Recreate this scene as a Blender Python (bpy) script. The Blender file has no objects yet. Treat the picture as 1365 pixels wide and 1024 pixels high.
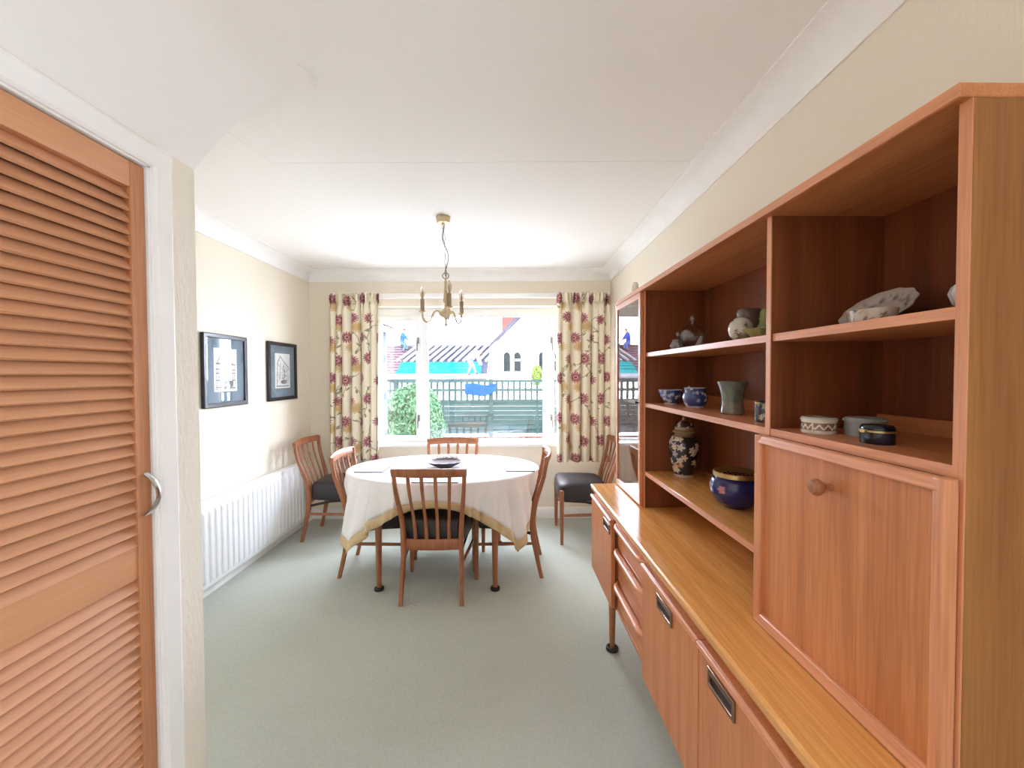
import bpy, bmesh, math, random
import numpy as np
from mathutils import Vector, Matrix

random.seed(7)
rng = np.random.default_rng(7)
SC = bpy.context.scene
COL = SC.collection
PI = math.pi

# ------------------------------------------------------------------ camera
cam_data = bpy.data.cameras.new('camera')
cam_data.sensor_width = 36.0
cam_data.lens = 36.0 * 560.0 / 1365.0
cam_data.clip_start = 0.02
cam_data.clip_end = 500
cam = bpy.data.objects.new('camera', cam_data)
cam.location = (0, 0, 1.40)
cam.rotation_euler = (math.radians(90 - 1.33), 0.004, 0)
COL.objects.link(cam)
SC.camera = cam

# ------------------------------------------------------------------ sky (bright even overcast)
world = bpy.data.worlds.new('overcast_sky')
SC.world = world
world.use_nodes = True
wn = world.node_tree
wn.nodes.clear()
w_out = wn.nodes.new('ShaderNodeOutputWorld')
w_bg = wn.nodes.new('ShaderNodeBackground')
w_bg.inputs['Color'].default_value = (0.75, 0.83, 1.0, 1)
w_bg.inputs['Strength'].default_value = 10.0
wn.links.new(w_bg.outputs[0], w_out.inputs[0])

def portal(name, loc, rot, sx, sy):
    l = bpy.data.lights.new(name, 'AREA')
    l.shape = 'RECTANGLE'; l.size = sx; l.size_y = sy
    l.energy = 1.0
    l.cycles.is_portal = True
    o = bpy.data.objects.new(name, l)
    o.location = loc; o.rotation_euler = rot
    COL.objects.link(o)
portal('window_portal', (-0.27, 4.34, 1.39), (-PI/2, 0, 0), 2.2, 1.4)
portal('fill_window_portal', (1.09, -1.15, 1.45), (0, PI/2, 0), 1.3, 1.0)  # portal of the side window added for fill light

SC.view_settings.view_transform = 'Standard'
SC.view_settings.look = 'None'
SC.view_settings.exposure = 1.76
SC.view_settings.gamma = 1.0
SC.view_settings.use_curve_mapping = False
SC.cycles.max_bounces = 10
SC.cycles.diffuse_bounces = 6
SC.cycles.glossy_bounces = 5
SC.cycles.transparent_max_bounces = 16
SC.cycles.sample_clamp_indirect = 12.0
SC.cycles.caustics_reflective = False
SC.cycles.caustics_refractive = False

# ================================================================== helpers
def S(r, g, b):
    def f(c):
        c = c / 255.0
        return c / 12.92 if c <= 0.04045 else ((c + 0.055) / 1.055) ** 2.4
    return (f(r), f(g), f(b), 1.0)

def new_mat(name):
    m = bpy.data.materials.new(name)
    m.use_nodes = True
    nt = m.node_tree
    b = nt.nodes['Principled BSDF']
    return m, nt, b

def N(nt, t, **kw):
    n = nt.nodes.new(t)
    for k, v in kw.items():
        setattr(n, k, v)
    return n

def mapped(nt, scale, coord='Object', shuffle=False):
    tc = N(nt, 'ShaderNodeTexCoord')
    mp = N(nt, 'ShaderNodeMapping')
    mp.inputs['Scale'].default_value = scale
    vec = tc.outputs[coord]
    if shuffle:                      # each piece of timber shows a different bit of grain
        oi = N(nt, 'ShaderNodeObjectInfo')
        sc_ = N(nt, 'ShaderNodeVectorMath', operation='SCALE')
        sc_.inputs[0].default_value = (3.1, 5.7, 4.3)
        nt.links.new(oi.outputs['Random'], sc_.inputs['Scale'])
        ad = N(nt, 'ShaderNodeVectorMath', operation='ADD')
        nt.links.new(vec, ad.inputs[0]); nt.links.new(sc_.outputs[0], ad.inputs[1])
        vec = ad.outputs[0]
    nt.links.new(vec, mp.inputs['Vector'])
    return mp.outputs['Vector']

def noise_tex(nt, vec, scale, detail=4, rough=0.55, dist=0.0):
    n = N(nt, 'ShaderNodeTexNoise')
    n.inputs['Scale'].default_value = scale
    n.inputs['Detail'].default_value = detail
    n.inputs['Roughness'].default_value = rough
    n.inputs['Distortion'].default_value = dist
    nt.links.new(vec, n.inputs['Vector'])
    return n.outputs['Fac']

def ramp(nt, fac, stops, interp='LINEAR'):
    r = N(nt, 'ShaderNodeValToRGB')
    r.color_ramp.interpolation = interp
    el = r.color_ramp.elements
    while len(el) < len(stops):
        el.new(0.5)
    for e, (p, c) in zip(el, stops):
        e.position = p; e.color = c
    nt.links.new(fac, r.inputs[0])
    return r.outputs[0]

def bump(nt, b, height, strength, dist=0.01, normal=None):
    n = N(nt, 'ShaderNodeBump')
    n.inputs['Strength'].default_value = strength
    n.inputs['Distance'].default_value = dist
    nt.links.new(height, n.inputs['Height'])
    if normal is not None:
        nt.links.new(normal, n.inputs['Normal'])
    nt.links.new(n.outputs[0], b.inputs['Normal'])
    return n.outputs[0]

def mixc(nt, fac, a, bcol, mode='MIX'):
    n = N(nt, 'ShaderNodeMix', data_type='RGBA', blend_type=mode)
    if isinstance(fac, (int, float)):
        n.inputs[0].default_value = fac
    else:
        nt.links.new(fac, n.inputs[0])
    for sock, v in ((n.inputs[6], a), (n.inputs[7], bcol)):
        if isinstance(v, tuple):
            sock.default_value = v
        else:
            nt.links.new(v, sock)
    return n.outputs[2]

def math_n(nt, op, a, b=0.0):
    n = N(nt, 'ShaderNodeMath', operation=op)
    for i, v in enumerate((a, b)):
        if isinstance(v, (int, float)):
            n.inputs[i].default_value = v
        else:
            nt.links.new(v, n.inputs[i])
    return n.outputs[0]

DEFAULT_SPEC = 0.5          # outdoor stone, timber and cloth are set fully matt further down
def plain(name, col, rough=0.5, metal=0.0, spec=None, var=0.06, vscale=8.0, bmp=0.0, bscale=60.0, coat=0.0):
    """procedural paint or glaze: base colour with slight large-scale mottling and fine relief"""
    m, nt, b = new_mat(name)
    v = mapped(nt, (1, 1, 1))
    f = noise_tex(nt, v, vscale, 3)
    lo = tuple(c * (1 - var) for c in col[:3]) + (1,)
    hi = tuple(min(1, c * (1 + var)) for c in col[:3]) + (1,)
    nt.links.new(ramp(nt, f, [(0.3, lo), (0.7, hi)]), b.inputs['Base Color'])
    b.inputs['Roughness'].default_value = rough
    b.inputs['Metallic'].default_value = metal
    b.inputs['Specular IOR Level'].default_value = DEFAULT_SPEC if spec is None else spec
    b.inputs['Coat Weight'].default_value = coat
    if bmp > 0:
        bump(nt, b, noise_tex(nt, v, bscale, 3), bmp, 0.004)
    return m

def wood(name, dark, mid, light, axis='Z', rough=0.35, across=20.0, coat=0.0, spec=0.5, grain=0.6):
    m, nt, b = new_mat(name)
    def sc(al, ac):
        return {'X': (al, ac, ac), 'Y': (ac, al, ac), 'Z': (ac, ac, al)}[axis]
    v1 = mapped(nt, sc(0.9, across), shuffle=True)
    f1 = noise_tex(nt, v1, 1.0, 5, 0.6, 0.6)
    v2 = mapped(nt, sc(7, 230), shuffle=True)
    f2 = noise_tex(nt, v2, 1.0, 2, 0.5)
    v3 = mapped(nt, sc(0.5, 4), shuffle=True)
    f3 = noise_tex(nt, v3, 1.0, 2, 0.5, 1.2)
    c1 = ramp(nt, f1, [(0.30, dark), (0.50, mid), (0.72, light)])
    c2 = mixc(nt, math_n(nt, 'MULTIPLY', f3, 0.35), c1, mid)
    g = ramp(nt, f2, [(0.32, (0.72, 0.68, 0.64, 1)), (0.6, (1, 1, 1, 1))])
    c3 = mixc(nt, grain, c2, g, 'MULTIPLY')
    nt.links.new(c3, b.inputs['Base Color'])
    b.inputs['Roughness'].default_value = rough
    b.inputs['Specular IOR Level'].default_value = spec
    b.inputs['Coat Weight'].default_value = coat
    b.inputs['Coat Roughness'].default_value = 0.12
    bump(nt, b, f2, 0.06, 0.002)
    return m

def vcol(name, rough=0.6, spec=0.3, coat=0.0, sheen=0.0):
    m, nt, b = new_mat(name)
    a = N(nt, 'ShaderNodeAttribute', attribute_name='Col')
    nt.links.new(a.outputs['Color'], b.inputs['Base Color'])
    b.inputs['Roughness'].default_value = rough
    b.inputs['Specular IOR Level'].default_value = spec
    b.inputs['Coat Weight'].default_value = coat
    b.inputs['Sheen Weight'].default_value = sheen
    return m

def thin_glass(name, tint=(1, 1, 1, 1), rough=0.0, ior=1.5):
    m = bpy.data.materials.new(name)
    m.use_nodes = True
    nt = m.node_tree
    nt.nodes.clear()
    out = N(nt, 'ShaderNodeOutputMaterial')
    tr = N(nt, 'ShaderNodeBsdfTransparent'); tr.inputs[0].default_value = tint
    gl = N(nt, 'ShaderNodeBsdfGlossy'); gl.inputs['Roughness'].default_value = rough
    fr = N(nt, 'ShaderNodeFresnel')
    geo = N(nt, 'ShaderNodeNewGeometry')
    mr = N(nt, 'ShaderNodeMapRange')
    mr.inputs['To Min'].default_value = ior
    mr.inputs['To Max'].default_value = 1.0 / ior
    nt.links.new(geo.outputs['Backfacing'], mr.inputs['Value'])
    nt.links.new(mr.outputs[0], fr.inputs['IOR'])
    mx = N(nt, 'ShaderNodeMixShader')
    nt.links.new(fr.outputs[0], mx.inputs[0])
    nt.links.new(tr.outputs[0], mx.inputs[1])
    nt.links.new(gl.outputs[0], mx.inputs[2])
    nt.links.new(mx.outputs[0], out.inputs[0])
    return m

class MB:
    def __init__(self):
        self.v = []; self.f = []
    def _add(self, vs, fs):
        o = len(self.v)
        self.v.extend([tuple(p) for p in vs])
        self.f.extend([tuple(i + o for i in f) for f in fs])
        return self
    def box(self, x0, x1, y0, y1, z0, z1):
        return self._add([(x0,y0,z0),(x1,y0,z0),(x1,y1,z0),(x0,y1,z0),(x0,y0,z1),(x1,y0,z1),(x1,y1,z1),(x0,y1,z1)],
                  [(0,3,2,1),(4,5,6,7),(0,1,5,4),(1,2,6,5),(2,3,7,6),(3,0,4,7)])
    def prism(self, poly, axis, a0, a1):
        """poly of 2-D points; axis X: (y,z), Y: (x,z), Z: (x,y)"""
        n = len(poly)
        def P(p, a):
            return {'X': (a, p[0], p[1]), 'Y': (p[0], a, p[1]), 'Z': (p[0], p[1], a)}[axis]
        vs = [P(p, a0) for p in poly] + [P(p, a1) for p in poly]
        fs = [tuple(range(n))[::-1], tuple(range(n, 2*n))]
        fs += [(i, (i+1) % n, (i+1) % n + n, i + n) for i in range(n)]
        return self._add(vs, fs)
    def ring(self, o, i, axis, a0, a1):
        """rectangular frame: o, i = (u0,u1,w0,w1) outer and inner rectangles, extruded a0..a1"""
        def rect(r): return [(r[0], r[2]), (r[1], r[2]), (r[1], r[3]), (r[0], r[3])]
        def P(p, a):
            return {'X': (a, p[0], p[1]), 'Y': (p[0], a, p[1]), 'Z': (p[0], p[1], a)}[axis]
        O, I = rect(o), rect(i)
        vs = [P(p, a0) for p in O] + [P(p, a0) for p in I] + [P(p, a1) for p in O] + [P(p, a1) for p in I]
        fs = []
        for k in range(4):
            j = (k + 1) % 4
            fs += [(k, k+4, j+4, j), (k+8, j+8, j+12, k+12), (k, j, j+8, k+8), (k+4, k+12, j+12, j+4)]
        return self._add(vs, fs)
    def sweep(self, pts, sizes, A, n=10, power=2.6, closed=False):
        """super-ellipse section (half sizes a along A, b across) along a path"""
        pts = [Vector(p) for p in pts]
        A = Vector(A).normalized()
        m = len(pts)
        if isinstance(sizes, tuple): sizes = [sizes] * m
        vs = []
        for k, p in enumerate(pts):
            if closed:
                t = pts[(k+1) % m] - pts[k-1]
            else:
                t = pts[min(k+1, m-1)] - pts[max(k-1, 0)]
            t.normalize()
            a = (A - t * A.dot(t))
            if a.length < 1e-5: a = t.orthogonal()
            a.normalize()
            b = t.cross(a)
            for q in range(n):
                th = 2*PI*(q + 0.5)/n
                c, s = math.cos(th), math.sin(th)
                ca = math.copysign(abs(c)**(2/power), c); sa = math.copysign(abs(s)**(2/power), s)
                vs.append(p + a*(ca*sizes[k][0]) + b*(sa*sizes[k][1]))
        fs = []
        for k in range(m if closed else m-1):
            k2 = (k+1) % m
            for q in range(n):
                r = (q+1) % n
                fs.append((k*n+q, k*n+r, k2*n+r, k2*n+q))
        if not closed:
            fs.append(tuple(range(n))[::-1]); fs.append(tuple(range((m-1)*n, m*n)))
        return self._add(vs, fs)
    def tube(self, pts, r, n=10, closed=False):
        m = len(pts)
        rr = r if isinstance(r, (list, tuple)) else [r]*m
        p = [Vector(q) for q in pts]
        d = p[-1] - p[0]
        A = Vector((0.31, 0.83, 0.47)) if closed or d.length < 1e-6 else d.orthogonal()
        return self.sweep(pts, [(x, x) for x in rr], A, n, 2.0, closed)
    def lathe(self, prof, n=32, c=(0,0,0), sx=1.0, sy=1.0, wob=None):
        """revolve (r,z) profile; ends at r=0 are closed with a single vertex"""
        vs = []; rows = []
        for (r, z) in prof:
            if r < 1e-6:
                rows.append([len(vs)]); vs.append((c[0], c[1], c[2]+z))
            else:
                row = []
                for q in range(n):
                    th = 2*PI*q/n
                    k = wob(th, r, z) if wob else 1.0
                    row.append(len(vs)); vs.append((c[0]+sx*k*r*math.cos(th), c[1]+sy*k*r*math.sin(th), c[2]+z))
                rows.append(row)
        fs = []
        for a, b in zip(rows[:-1], rows[1:]):
            if len(a) == 1 and len(b) == 1: continue
            for q in range(n):
                r = (q+1) % n
                if len(a) == 1: fs.append((a[0], b[r], b[q]))
                elif len(b) == 1: fs.append((a[q], a[r], b[0]))
                else: fs.append((a[q], a[r], b[r], b[q]))
        return self._add(vs, fs)
    def grid(self, nu, nv, fn):
        vs = [fn(i/(nu-1), j/(nv-1)) for j in range(nv) for i in range(nu)]
        fs = [(j*nu+i, j*nu+i+1, (j+1)*nu+i+1, (j+1)*nu+i) for j in range(nv-1) for i in range(nu-1)]
        return self._add(vs, fs)
    def xform(self, M):
        self.v = [tuple(M @ Vector(p)) for p in self.v]
        return self
    def mesh(self, name, mat, smooth=True, ang=40, flip=True):
        me = bpy.data.meshes.new(name)
        me.from_pydata(self.v, [], self.f)
        bm = bmesh.new(); bm.from_mesh(me)
        if flip: bmesh.ops.recalc_face_normals(bm, faces=bm.faces)
        bm.to_mesh(me); bm.free()
        if smooth:
            for p in me.polygons: p.use_smooth = True
            me.set_sharp_from_angle(angle=math.radians(ang))
        if mat is not None: me.materials.append(mat)
        return me
    def build(self, name, mat, parent=None, bevel=0.0, seg=2, smooth=True, ang=40, flip=True):
        o = bpy.data.objects.new(name, self.mesh(name, mat, smooth, ang, flip))
        COL.objects.link(o)
        if parent is not None: o.parent = parent
        if bevel > 0:
            md = o.modifiers.new('bevel', 'BEVEL'); md.width = bevel; md.segments = seg
            md.limit_method = 'ANGLE'; md.angle_limit = math.radians(35); md.harden_normals = False
        return o

def tag(o, label, cat, group=None):
    o['label'] = label; o['category'] = cat
    if group: o['group'] = group
    return o
def thing(name, label, cat, loc=(0,0,0), rotz=0.0, group=None):
    o = bpy.data.objects.new(name, None); COL.objects.link(o)
    o.empty_display_size = 0.05
    o.location = loc; o.rotation_euler = (0, 0, rotz)
    return tag(o, label, cat, group)
def struct(o):
    o['kind'] = 'structure'; return o
def struct_empty(name, loc=(0,0,0)):
    o = bpy.data.objects.new(name, None); COL.objects.link(o); o.location = loc
    o.empty_display_size = 0.05
    return struct(o)
def piece(me, name, parent, loc=(0,0,0), rot=(0,0,0), scale=None):
    """another object that shares a mesh"""
    o = bpy.data.objects.new(name, me); COL.objects.link(o); o.parent = parent
    o.location = loc; o.rotation_euler = rot
    if scale: o.scale = scale
    return o
def copy_tree(o, parent=None):
    c = o.copy(); COL.objects.link(c); c.parent = parent
    for ch in list(o.children):
        copy_tree(ch, c)
    return c
def set_col(me, cols):
    a = me.color_attributes.new(name='Col', type='FLOAT_COLOR', domain='POINT')
    c = np.ones((len(me.vertices), 4), dtype=np.float32); c[:, :3] = cols
    a.data.foreach_set('color', c.ravel())
def lin(r, g, b): return np.array(S(r, g, b)[:3])

# ================================================================== materials
M = {}
# walls / ceiling / floor
def wall_mat(name, col, bstr, bsc):
    m, nt, b = new_mat(name)
    v = mapped(nt, (1, 1, 0.35))
    f = noise_tex(nt, v, bsc, 4, 0.6)
    big = noise_tex(nt, mapped(nt, (1, 1, 1)), 1.3, 2)
    lo = tuple(c * 0.97 for c in col[:3]) + (1,)
    nt.links.new(ramp(nt, big, [(0.35, lo), (0.65, col)]), b.inputs['Base Color'])
    b.inputs['Roughness'].default_value = 0.75
    b.inputs['Specular IOR Level'].default_value = 0.25
    bump(nt, b, f, bstr, 0.004)
    return m
M['wall'] = wall_mat('cream_lining_paper', S(238, 229, 211), 0.25, 60)
M['woodchip'] = wall_mat('cream_textured_paper', S(238, 230, 214), 0.9, 75)
m, nt, b = new_mat('white_swirled_plaster')
v = mapped(nt, (1, 1, 1))
vor = N(nt, 'ShaderNodeTexVoronoi'); vor.inputs['Scale'].default_value = 4.5
nt.links.new(v, vor.inputs['Vector'])
ringf = math_n(nt, 'SINE', math_n(nt, 'MULTIPLY', vor.outputs['Distance'], 58.0))
fade = noise_tex(nt, v, 3.0, 2)
h = math_n(nt, 'MULTIPLY', ringf, math_n(nt, 'MAXIMUM', math_n(nt, 'SUBTRACT', fade, 0.45), 0.0))
h2 = math_n(nt, 'ADD', h, math_n(nt, 'MULTIPLY', noise_tex(nt, v, 45, 3), 0.25))
bump(nt, b, h2, 0.13, 0.01)
b.inputs['Base Color'].default_value = S(246, 243, 238)
b.inputs['Roughness'].default_value = 0.85
b.inputs['Specular IOR Level'].default_value = 0.2
M['ceiling'] = m
M['white'] = plain('white_gloss_paint', S(246, 244, 240), 0.35, var=0.02, bmp=0.03, bscale=25)
M['coving'] = plain('white_coving_paint', S(246, 244, 240), 0.7, var=0.02, bmp=0.05, bscale=40)
M['upvc'] = plain('white_plastic_frame', S(244, 246, 247), 0.3, var=0.015)
M['radiator'] = plain('white_enamel', S(244, 245, 246), 0.3, var=0.015)
m, nt, b = new_mat('pale_green_carpet')
v = mapped(nt, (1, 1, 1))
f1 = noise_tex(nt, v, 320, 2, 0.7); f2 = noise_tex(nt, v, 60, 4, 0.6); f3 = noise_tex(nt, v, 2.2, 3)
c1 = ramp(nt, f1, [(0.25, S(160, 166, 152)), (0.5, S(196, 202, 188)), (0.75, S(220, 224, 212))])
c2 = mixc(nt, 0.35, c1, ramp(nt, f2, [(0.3, S(172, 178, 164)), (0.7, S(209, 214, 200))]))
c3 = mixc(nt, 0.25, c2, ramp(nt, f3, [(0.3, S(188, 192, 180)), (0.7, S(207, 209, 199))]))
nt.links.new(c3, b.inputs['Base Color'])
b.inputs['Roughness'].default_value = 1.0
b.inputs['Specular IOR Level'].default_value = 0.0
b.inputs['Sheen Weight'].default_value = 0.25
bump(nt, b, math_n(nt, 'ADD', f1, f2), 0.55, 0.01)
M['carpet'] = m
# timber
tk = (S(176, 106, 62), S(202, 128, 80), S(214, 142, 94))
M['teak_z'] = wood('teak_upright', *tk, axis='Z', rough=0.36)
M['teak_y'] = wood('teak_lengthwise', *tk, axis='Y', rough=0.34)
M['teak_x'] = wood('teak_crosswise', *tk, axis='X', rough=0.36)
M['teak_top'] = wood('teak_polished_top', S(210, 142, 76), S(230, 164, 92), S(238, 178, 108), axis='Y', rough=0.17, across=34)
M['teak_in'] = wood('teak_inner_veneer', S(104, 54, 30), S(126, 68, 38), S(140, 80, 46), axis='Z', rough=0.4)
M['teak_edge'] = wood('teak_edge_lipping', S(204, 132, 92), S(216, 146, 106), S(224, 158, 120), axis='Y', rough=0.32)
M['teak_edge_z'] = wood('teak_upright_lipping', S(204, 132, 92), S(216, 146, 106), S(224, 158, 120), axis='Z', rough=0.32)
M['chair_wood'] = wood('chair_teak', S(138, 84, 52), S(162, 102, 66), S(178, 118, 80), axis='Z', rough=0.34, across=40)
M['louvre'] = wood('cedar_louvre', S(203, 145, 103), S(211, 153, 111), S(218, 161, 119), axis='Y', rough=0.5, across=16, grain=0.2)
M['louvre_z'] = wood('cedar_stile', S(184, 120, 78), S(200, 136, 92), S(212, 150, 106), axis='Z', rough=0.45, across=16)
M['seat'] = plain('black_leathercloth', S(46, 41, 42), 0.45, var=0.12, bmp=0.15, bscale=160)
M['dark'] = plain('dark_recess', S(40, 26, 22), 0.6)
M['bronze'] = plain('bronzed_metal', S(150, 118, 100), 0.28, metal=0.9)
M['brass'] = plain('aged_brass', S(200, 180, 144), 0.34, metal=0.95, var=0.1)
M['brass_dull'] = plain('dull_antique_brass', S(160, 142, 118), 0.45, metal=0.85, var=0.12)
M['chrome'] = plain('brushed_chrome', S(214, 214, 214), 0.2, metal=1.0)
M['satin'] = plain('satin_grey_metal', S(128, 128, 130), 0.4, metal=0.4)
M['cable'] = plain('brown_cable', S(104, 84, 68), 0.5)
M['black_frame'] = plain('black_frame_paint', S(26, 24, 27), 0.3, var=0.2)
M['mount_blue'] = plain('blue_grey_mount', S(112, 134, 150), 0.85, var=0.05, vscale=30)
M['glass'] = thin_glass('window_glass')
M['pic_glass'] = thin_glass('picture_glass')
M['cab_glass'] = thin_glass('cabinet_glass', tint=(0.96, 0.98, 0.97, 1))
M['crystal'] = None
m, nt, b = new_mat('cut_crystal')
b.inputs['Base Color'].default_value = (0.95, 0.97, 0.98, 1)
b.inputs['Roughness'].default_value = 0.03
b.inputs['Transmission Weight'].default_value = 1.0
b.inputs['IOR'].default_value = 1.5
vv = mapped(nt, (1, 1, 1))
vo = N(nt, 'ShaderNodeTexVoronoi'); vo.inputs['Scale'].default_value = 130
nt.links.new(vv, vo.inputs['Vector'])
bump(nt, b, vo.outputs['Distance'], 0.25, 0.004)
M['crystal'] = thin_glass('cut_crystal_glass', (0.88, 0.90, 0.91, 1), 0.05, 2.0)
m, nt, b = new_mat('bulb_glass')
b.inputs['Base Color'].default_value = (1.0, 0.93, 0.82, 1)
b.inputs['Roughness'].default_value = 0.05
b.inputs['Transmission Weight'].default_value = 0.85
b.inputs['IOR'].default_value = 1.1
M['bulb'] = m
M['filament'] = plain('amber_filament', S(214, 150, 90), 0.4)
m, nt, b = new_mat('white_linen')
v = mapped(nt, (1, 1, 1))
w1 = N(nt, 'ShaderNodeTexWave'); w1.inputs['Scale'].default_value = 220; w1.bands_direction = 'X'
nt.links.new(v, w1.inputs['Vector'])
bump(nt, b, w1.outputs['Fac'], 0.05, 0.002)
nt.links.new(ramp(nt, noise_tex(nt, v, 6, 3), [(0.3, S(236, 234, 234)), (0.7, S(244, 242, 242))]), b.inputs['Base Color'])
b.inputs['Roughness'].default_value = 0.9
b.inputs['Sheen Weight'].default_value = 0.15
M['linen'] = m
M['linen_tan'] = plain('tan_linen_border', S(214, 188, 146), 0.9, var=0.06, vscale=40, bmp=0.1, bscale=200)
M['curtain'] = vcol('printed_cotton', 0.9, 0.1, sheen=0.1)
M['print'] = vcol('ink_print', 0.9, 0.1)
M['china'] = vcol('painted_china', 0.18, 0.5, coat=0.3)
M['mat_print'] = vcol('laminated_mat', 0.6, 0.2)

# ================================================================== room shell
XL, XR, YB, ZC = -1.96, 0.956, 4.07, 2.40
YR = -2.62
XD, YP = -1.090, 1.46           # cupboard wall plane and its far corner
struct(MB().box(-2.1, 1.1, YR - 0.12, YB + 0.25, -0.06, 0.0).build('floor', M['carpet'], smooth=False))
struct(MB().box(-2.1, 1.1, YR - 0.12, YB + 0.25, ZC, ZC + 0.1).build('ceiling', M['ceiling'], smooth=False))
SY0, SY1, SZ0, SZ1 = -1.60, -0.70, 0.94, 2.00      # opening for the unseen side window added as fill light
struct(MB().ring((YR - 0.12, YB + 0.25, 0, ZC), (SY0, SY1, SZ0, SZ1), 'X', XR, XR + 0.12).build('wall_right', M['wall'], smooth=False))
struct(MB().box(XL - 0.12, XL, YR - 0.12, YB + 0.25, 0, ZC).build('wall_left', M['wall'], smooth=False))
WX0, WX1, WZ0, WZ1 = -1.35, 0.81, 0.70, 2.06
struct(MB().ring((XL, XR, 0.0, ZC), (WX0, WX1, WZ0, WZ1), 'Y', YB, YB + 0.25).build('wall_back', M['wall'], smooth=False))
struct(MB().box(XL, XR, YR - 0.12, YR, 0, ZC).build('wall_front', M['wall'], smooth=False))
# cupboard wall with the doorway, the pier at its end and the return behind it
DY0, DY1, DZ = 0.515, 1.285, 2.035
struct(MB().prism([(YR, 0), (DY0, 0), (DY0, DZ), (DY1, DZ), (DY1, 0), (YP, 0), (YP, ZC), (YR, ZC)], 'X', XD - 0.10, XD)
       .build('wall_cupboard', M['woodchip'], smooth=False))
struct(MB().box(XL, XD - 0.10, YP - 0.10, YP, 0, ZC).build('wall_return', M['wall'], smooth=False))
struct(MB().box(XL, XD - 0.10, 0.30, 0.38, 0, ZC).build('wall_cupboard_end', M['wall'], smooth=False))
# sloping soffit over the cupboard wall
def soffit():
    prof = [(XD, 2.106), (-1.03, 2.176), (-0.95, 2.252), (-0.89, 2.306), (-0.855, 2.334), (-0.82, 2.354), (-0.78, 2.366), (-0.73, 2.371), (-0.668, 2.373)]
    yv = [YR, -1.0, 0.0, 0.8, 1.2, 1.33, 1.37, 1.40, 1.43, YP]
    tail = [-0.667, -0.62, -0.54, -0.45, -0.34]
    vs = []
    for y in yv:
        k = max(0.0, min(1.0, (1.43 - y) / 0.10))          # 0 at the far edge: a clean step up to the ceiling
        for x, z in prof: vs.append((x, y, z))
        for x in tail:
            f = (x + 0.668) / 0.328
            zs = 2.373 + (ZC + 0.001 - 2.373) * (1 - (1 - min(1, f)) ** 2)
            vs.append((x, y, zs * k + (ZC + 0.002) * (1 - k)))
    n = len(prof) + len(tail)
    fs = [(a*n+q, a*n+q+1, (a+1)*n+q+1, (a+1)*n+q) for a in range(len(yv)-1) for q in range(n-1)]
    o = len(vs)
    a = (len(yv) - 1) * n
    vs.append((XD, YP, ZC + 0.002))
    fs.append(tuple(range(a, a + len(prof) + 1)) + (o,))
    mb = MB(); mb.v, mb.f = vs, fs
    return mb
struct(soffit().build('ceiling_slope', M['ceiling'], ang=50, flip=False))
# plaster joint ridges on the ceiling
struct(MB().box(-1.13, 0.86, 2.002, 2.006, ZC - 0.0016, ZC).build('trim_joint_cross', M['coving'], smooth=False))
struct(MB().prism([(-1.18, 1.62), (-1.176, 1.62), (-1.128, 2.002), (-1.132, 2.006)], 'Z', ZC - 0.0016, ZC).build('trim_joint_side', M['coving'], smooth=False))
# coving
def cove(h=0.105):
    pts = [(0, 0), (0, -h), (0.007, -h), (0.007, -h + 0.006)]
    for k in range(1, 9):
        t = k / 9 * PI / 2
        pts.append((0.007 + (h - 0.014) * (1 - math.cos(t)), -h + 0.006 + (h - 0.013) * math.sin(t)))
    pts += [(h - 0.006, -0.006), (h, -0.006), (h, 0)]
    return pts
cp = cove()
struct(MB().prism([(XL + a, ZC + z) for a, z in cp], 'Y', YP, YB).build('trim_1', M['coving'], ang=25))
struct(MB().prism([(YB - a, ZC + z) for a, z in cp], 'X', XL, XR).build('trim_2', M['coving'], ang=25))
struct(MB().prism([(XR - a, ZC + z) for a, z in cp], 'Y', YR, YB).build('trim_3', M['coving'], ang=25))
# skirting
def skirt(t=0.018, h=0.105):
    return [(0, 0), (t, 0), (t, h - 0.02), (t - 0.006, h - 0.006), (t - 0.010, h), (0, h)]
sk = skirt()
struct(MB().prism([(XL + a, z) for a, z in sk], 'Y', YP, YB).build('baseboard_left', M['white'], ang=25))
struct(MB().prism([(YB - a, z) for a, z in sk], 'X', XL, XR).build('baseboard_back', M['white'], ang=25))
struct(MB().prism([(XR - a, z) for a, z in sk], 'Y', YR, YB).build('baseboard_right', M['white'], ang=25))

# ------------------------------------------------------------------ cupboard door and its architrave
arch = struct_empty('trim_architrave', (0, 0, 0))
AX0, AX1 = XD, XD + 0.018
MB().box(XD - 0.10, XD + 0.002, DY1 - 0.014, DY1, 0, DZ).build('jamb', M['white'], arch, 0.002)
MB().box(XD - 0.10, XD + 0.002, DY0, DY0 + 0.014, 0, DZ).build('jamb', M['white'], arch, 0.002)
MB().box(XD - 0.10, XD + 0.002, DY0, DY1, DZ - 0.012, DZ).build('head_jamb', M['white'], arch, 0.002)
def arch_prof(w=0.066):
    return [(0, 0), (0, 0.010), (0.008, 0.016), (0.03, 0.018), (w - 0.012, 0.020), (w - 0.003, 0.016), (w, 0.010), (w, 0)]
ap = arch_prof()
MB().prism([(XD + t, DY1 - 0.004 + a) for a, t in ap], 'Z', 0, DZ + 0.06).build('upright', M['white'], arch, ang=25)
MB().prism([(XD + t, DY0 + 0.004 - a) for a, t in ap], 'Z', 0, DZ + 0.06).build('upright', M['white'], arch, ang=25)
MB().prism([(XD + t, DZ - 0.006 + a) for a, t in ap], 'Y', DY0 - 0.06, DY1 + 0.060).build('head', M['white'], arch, ang=25)

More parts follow.
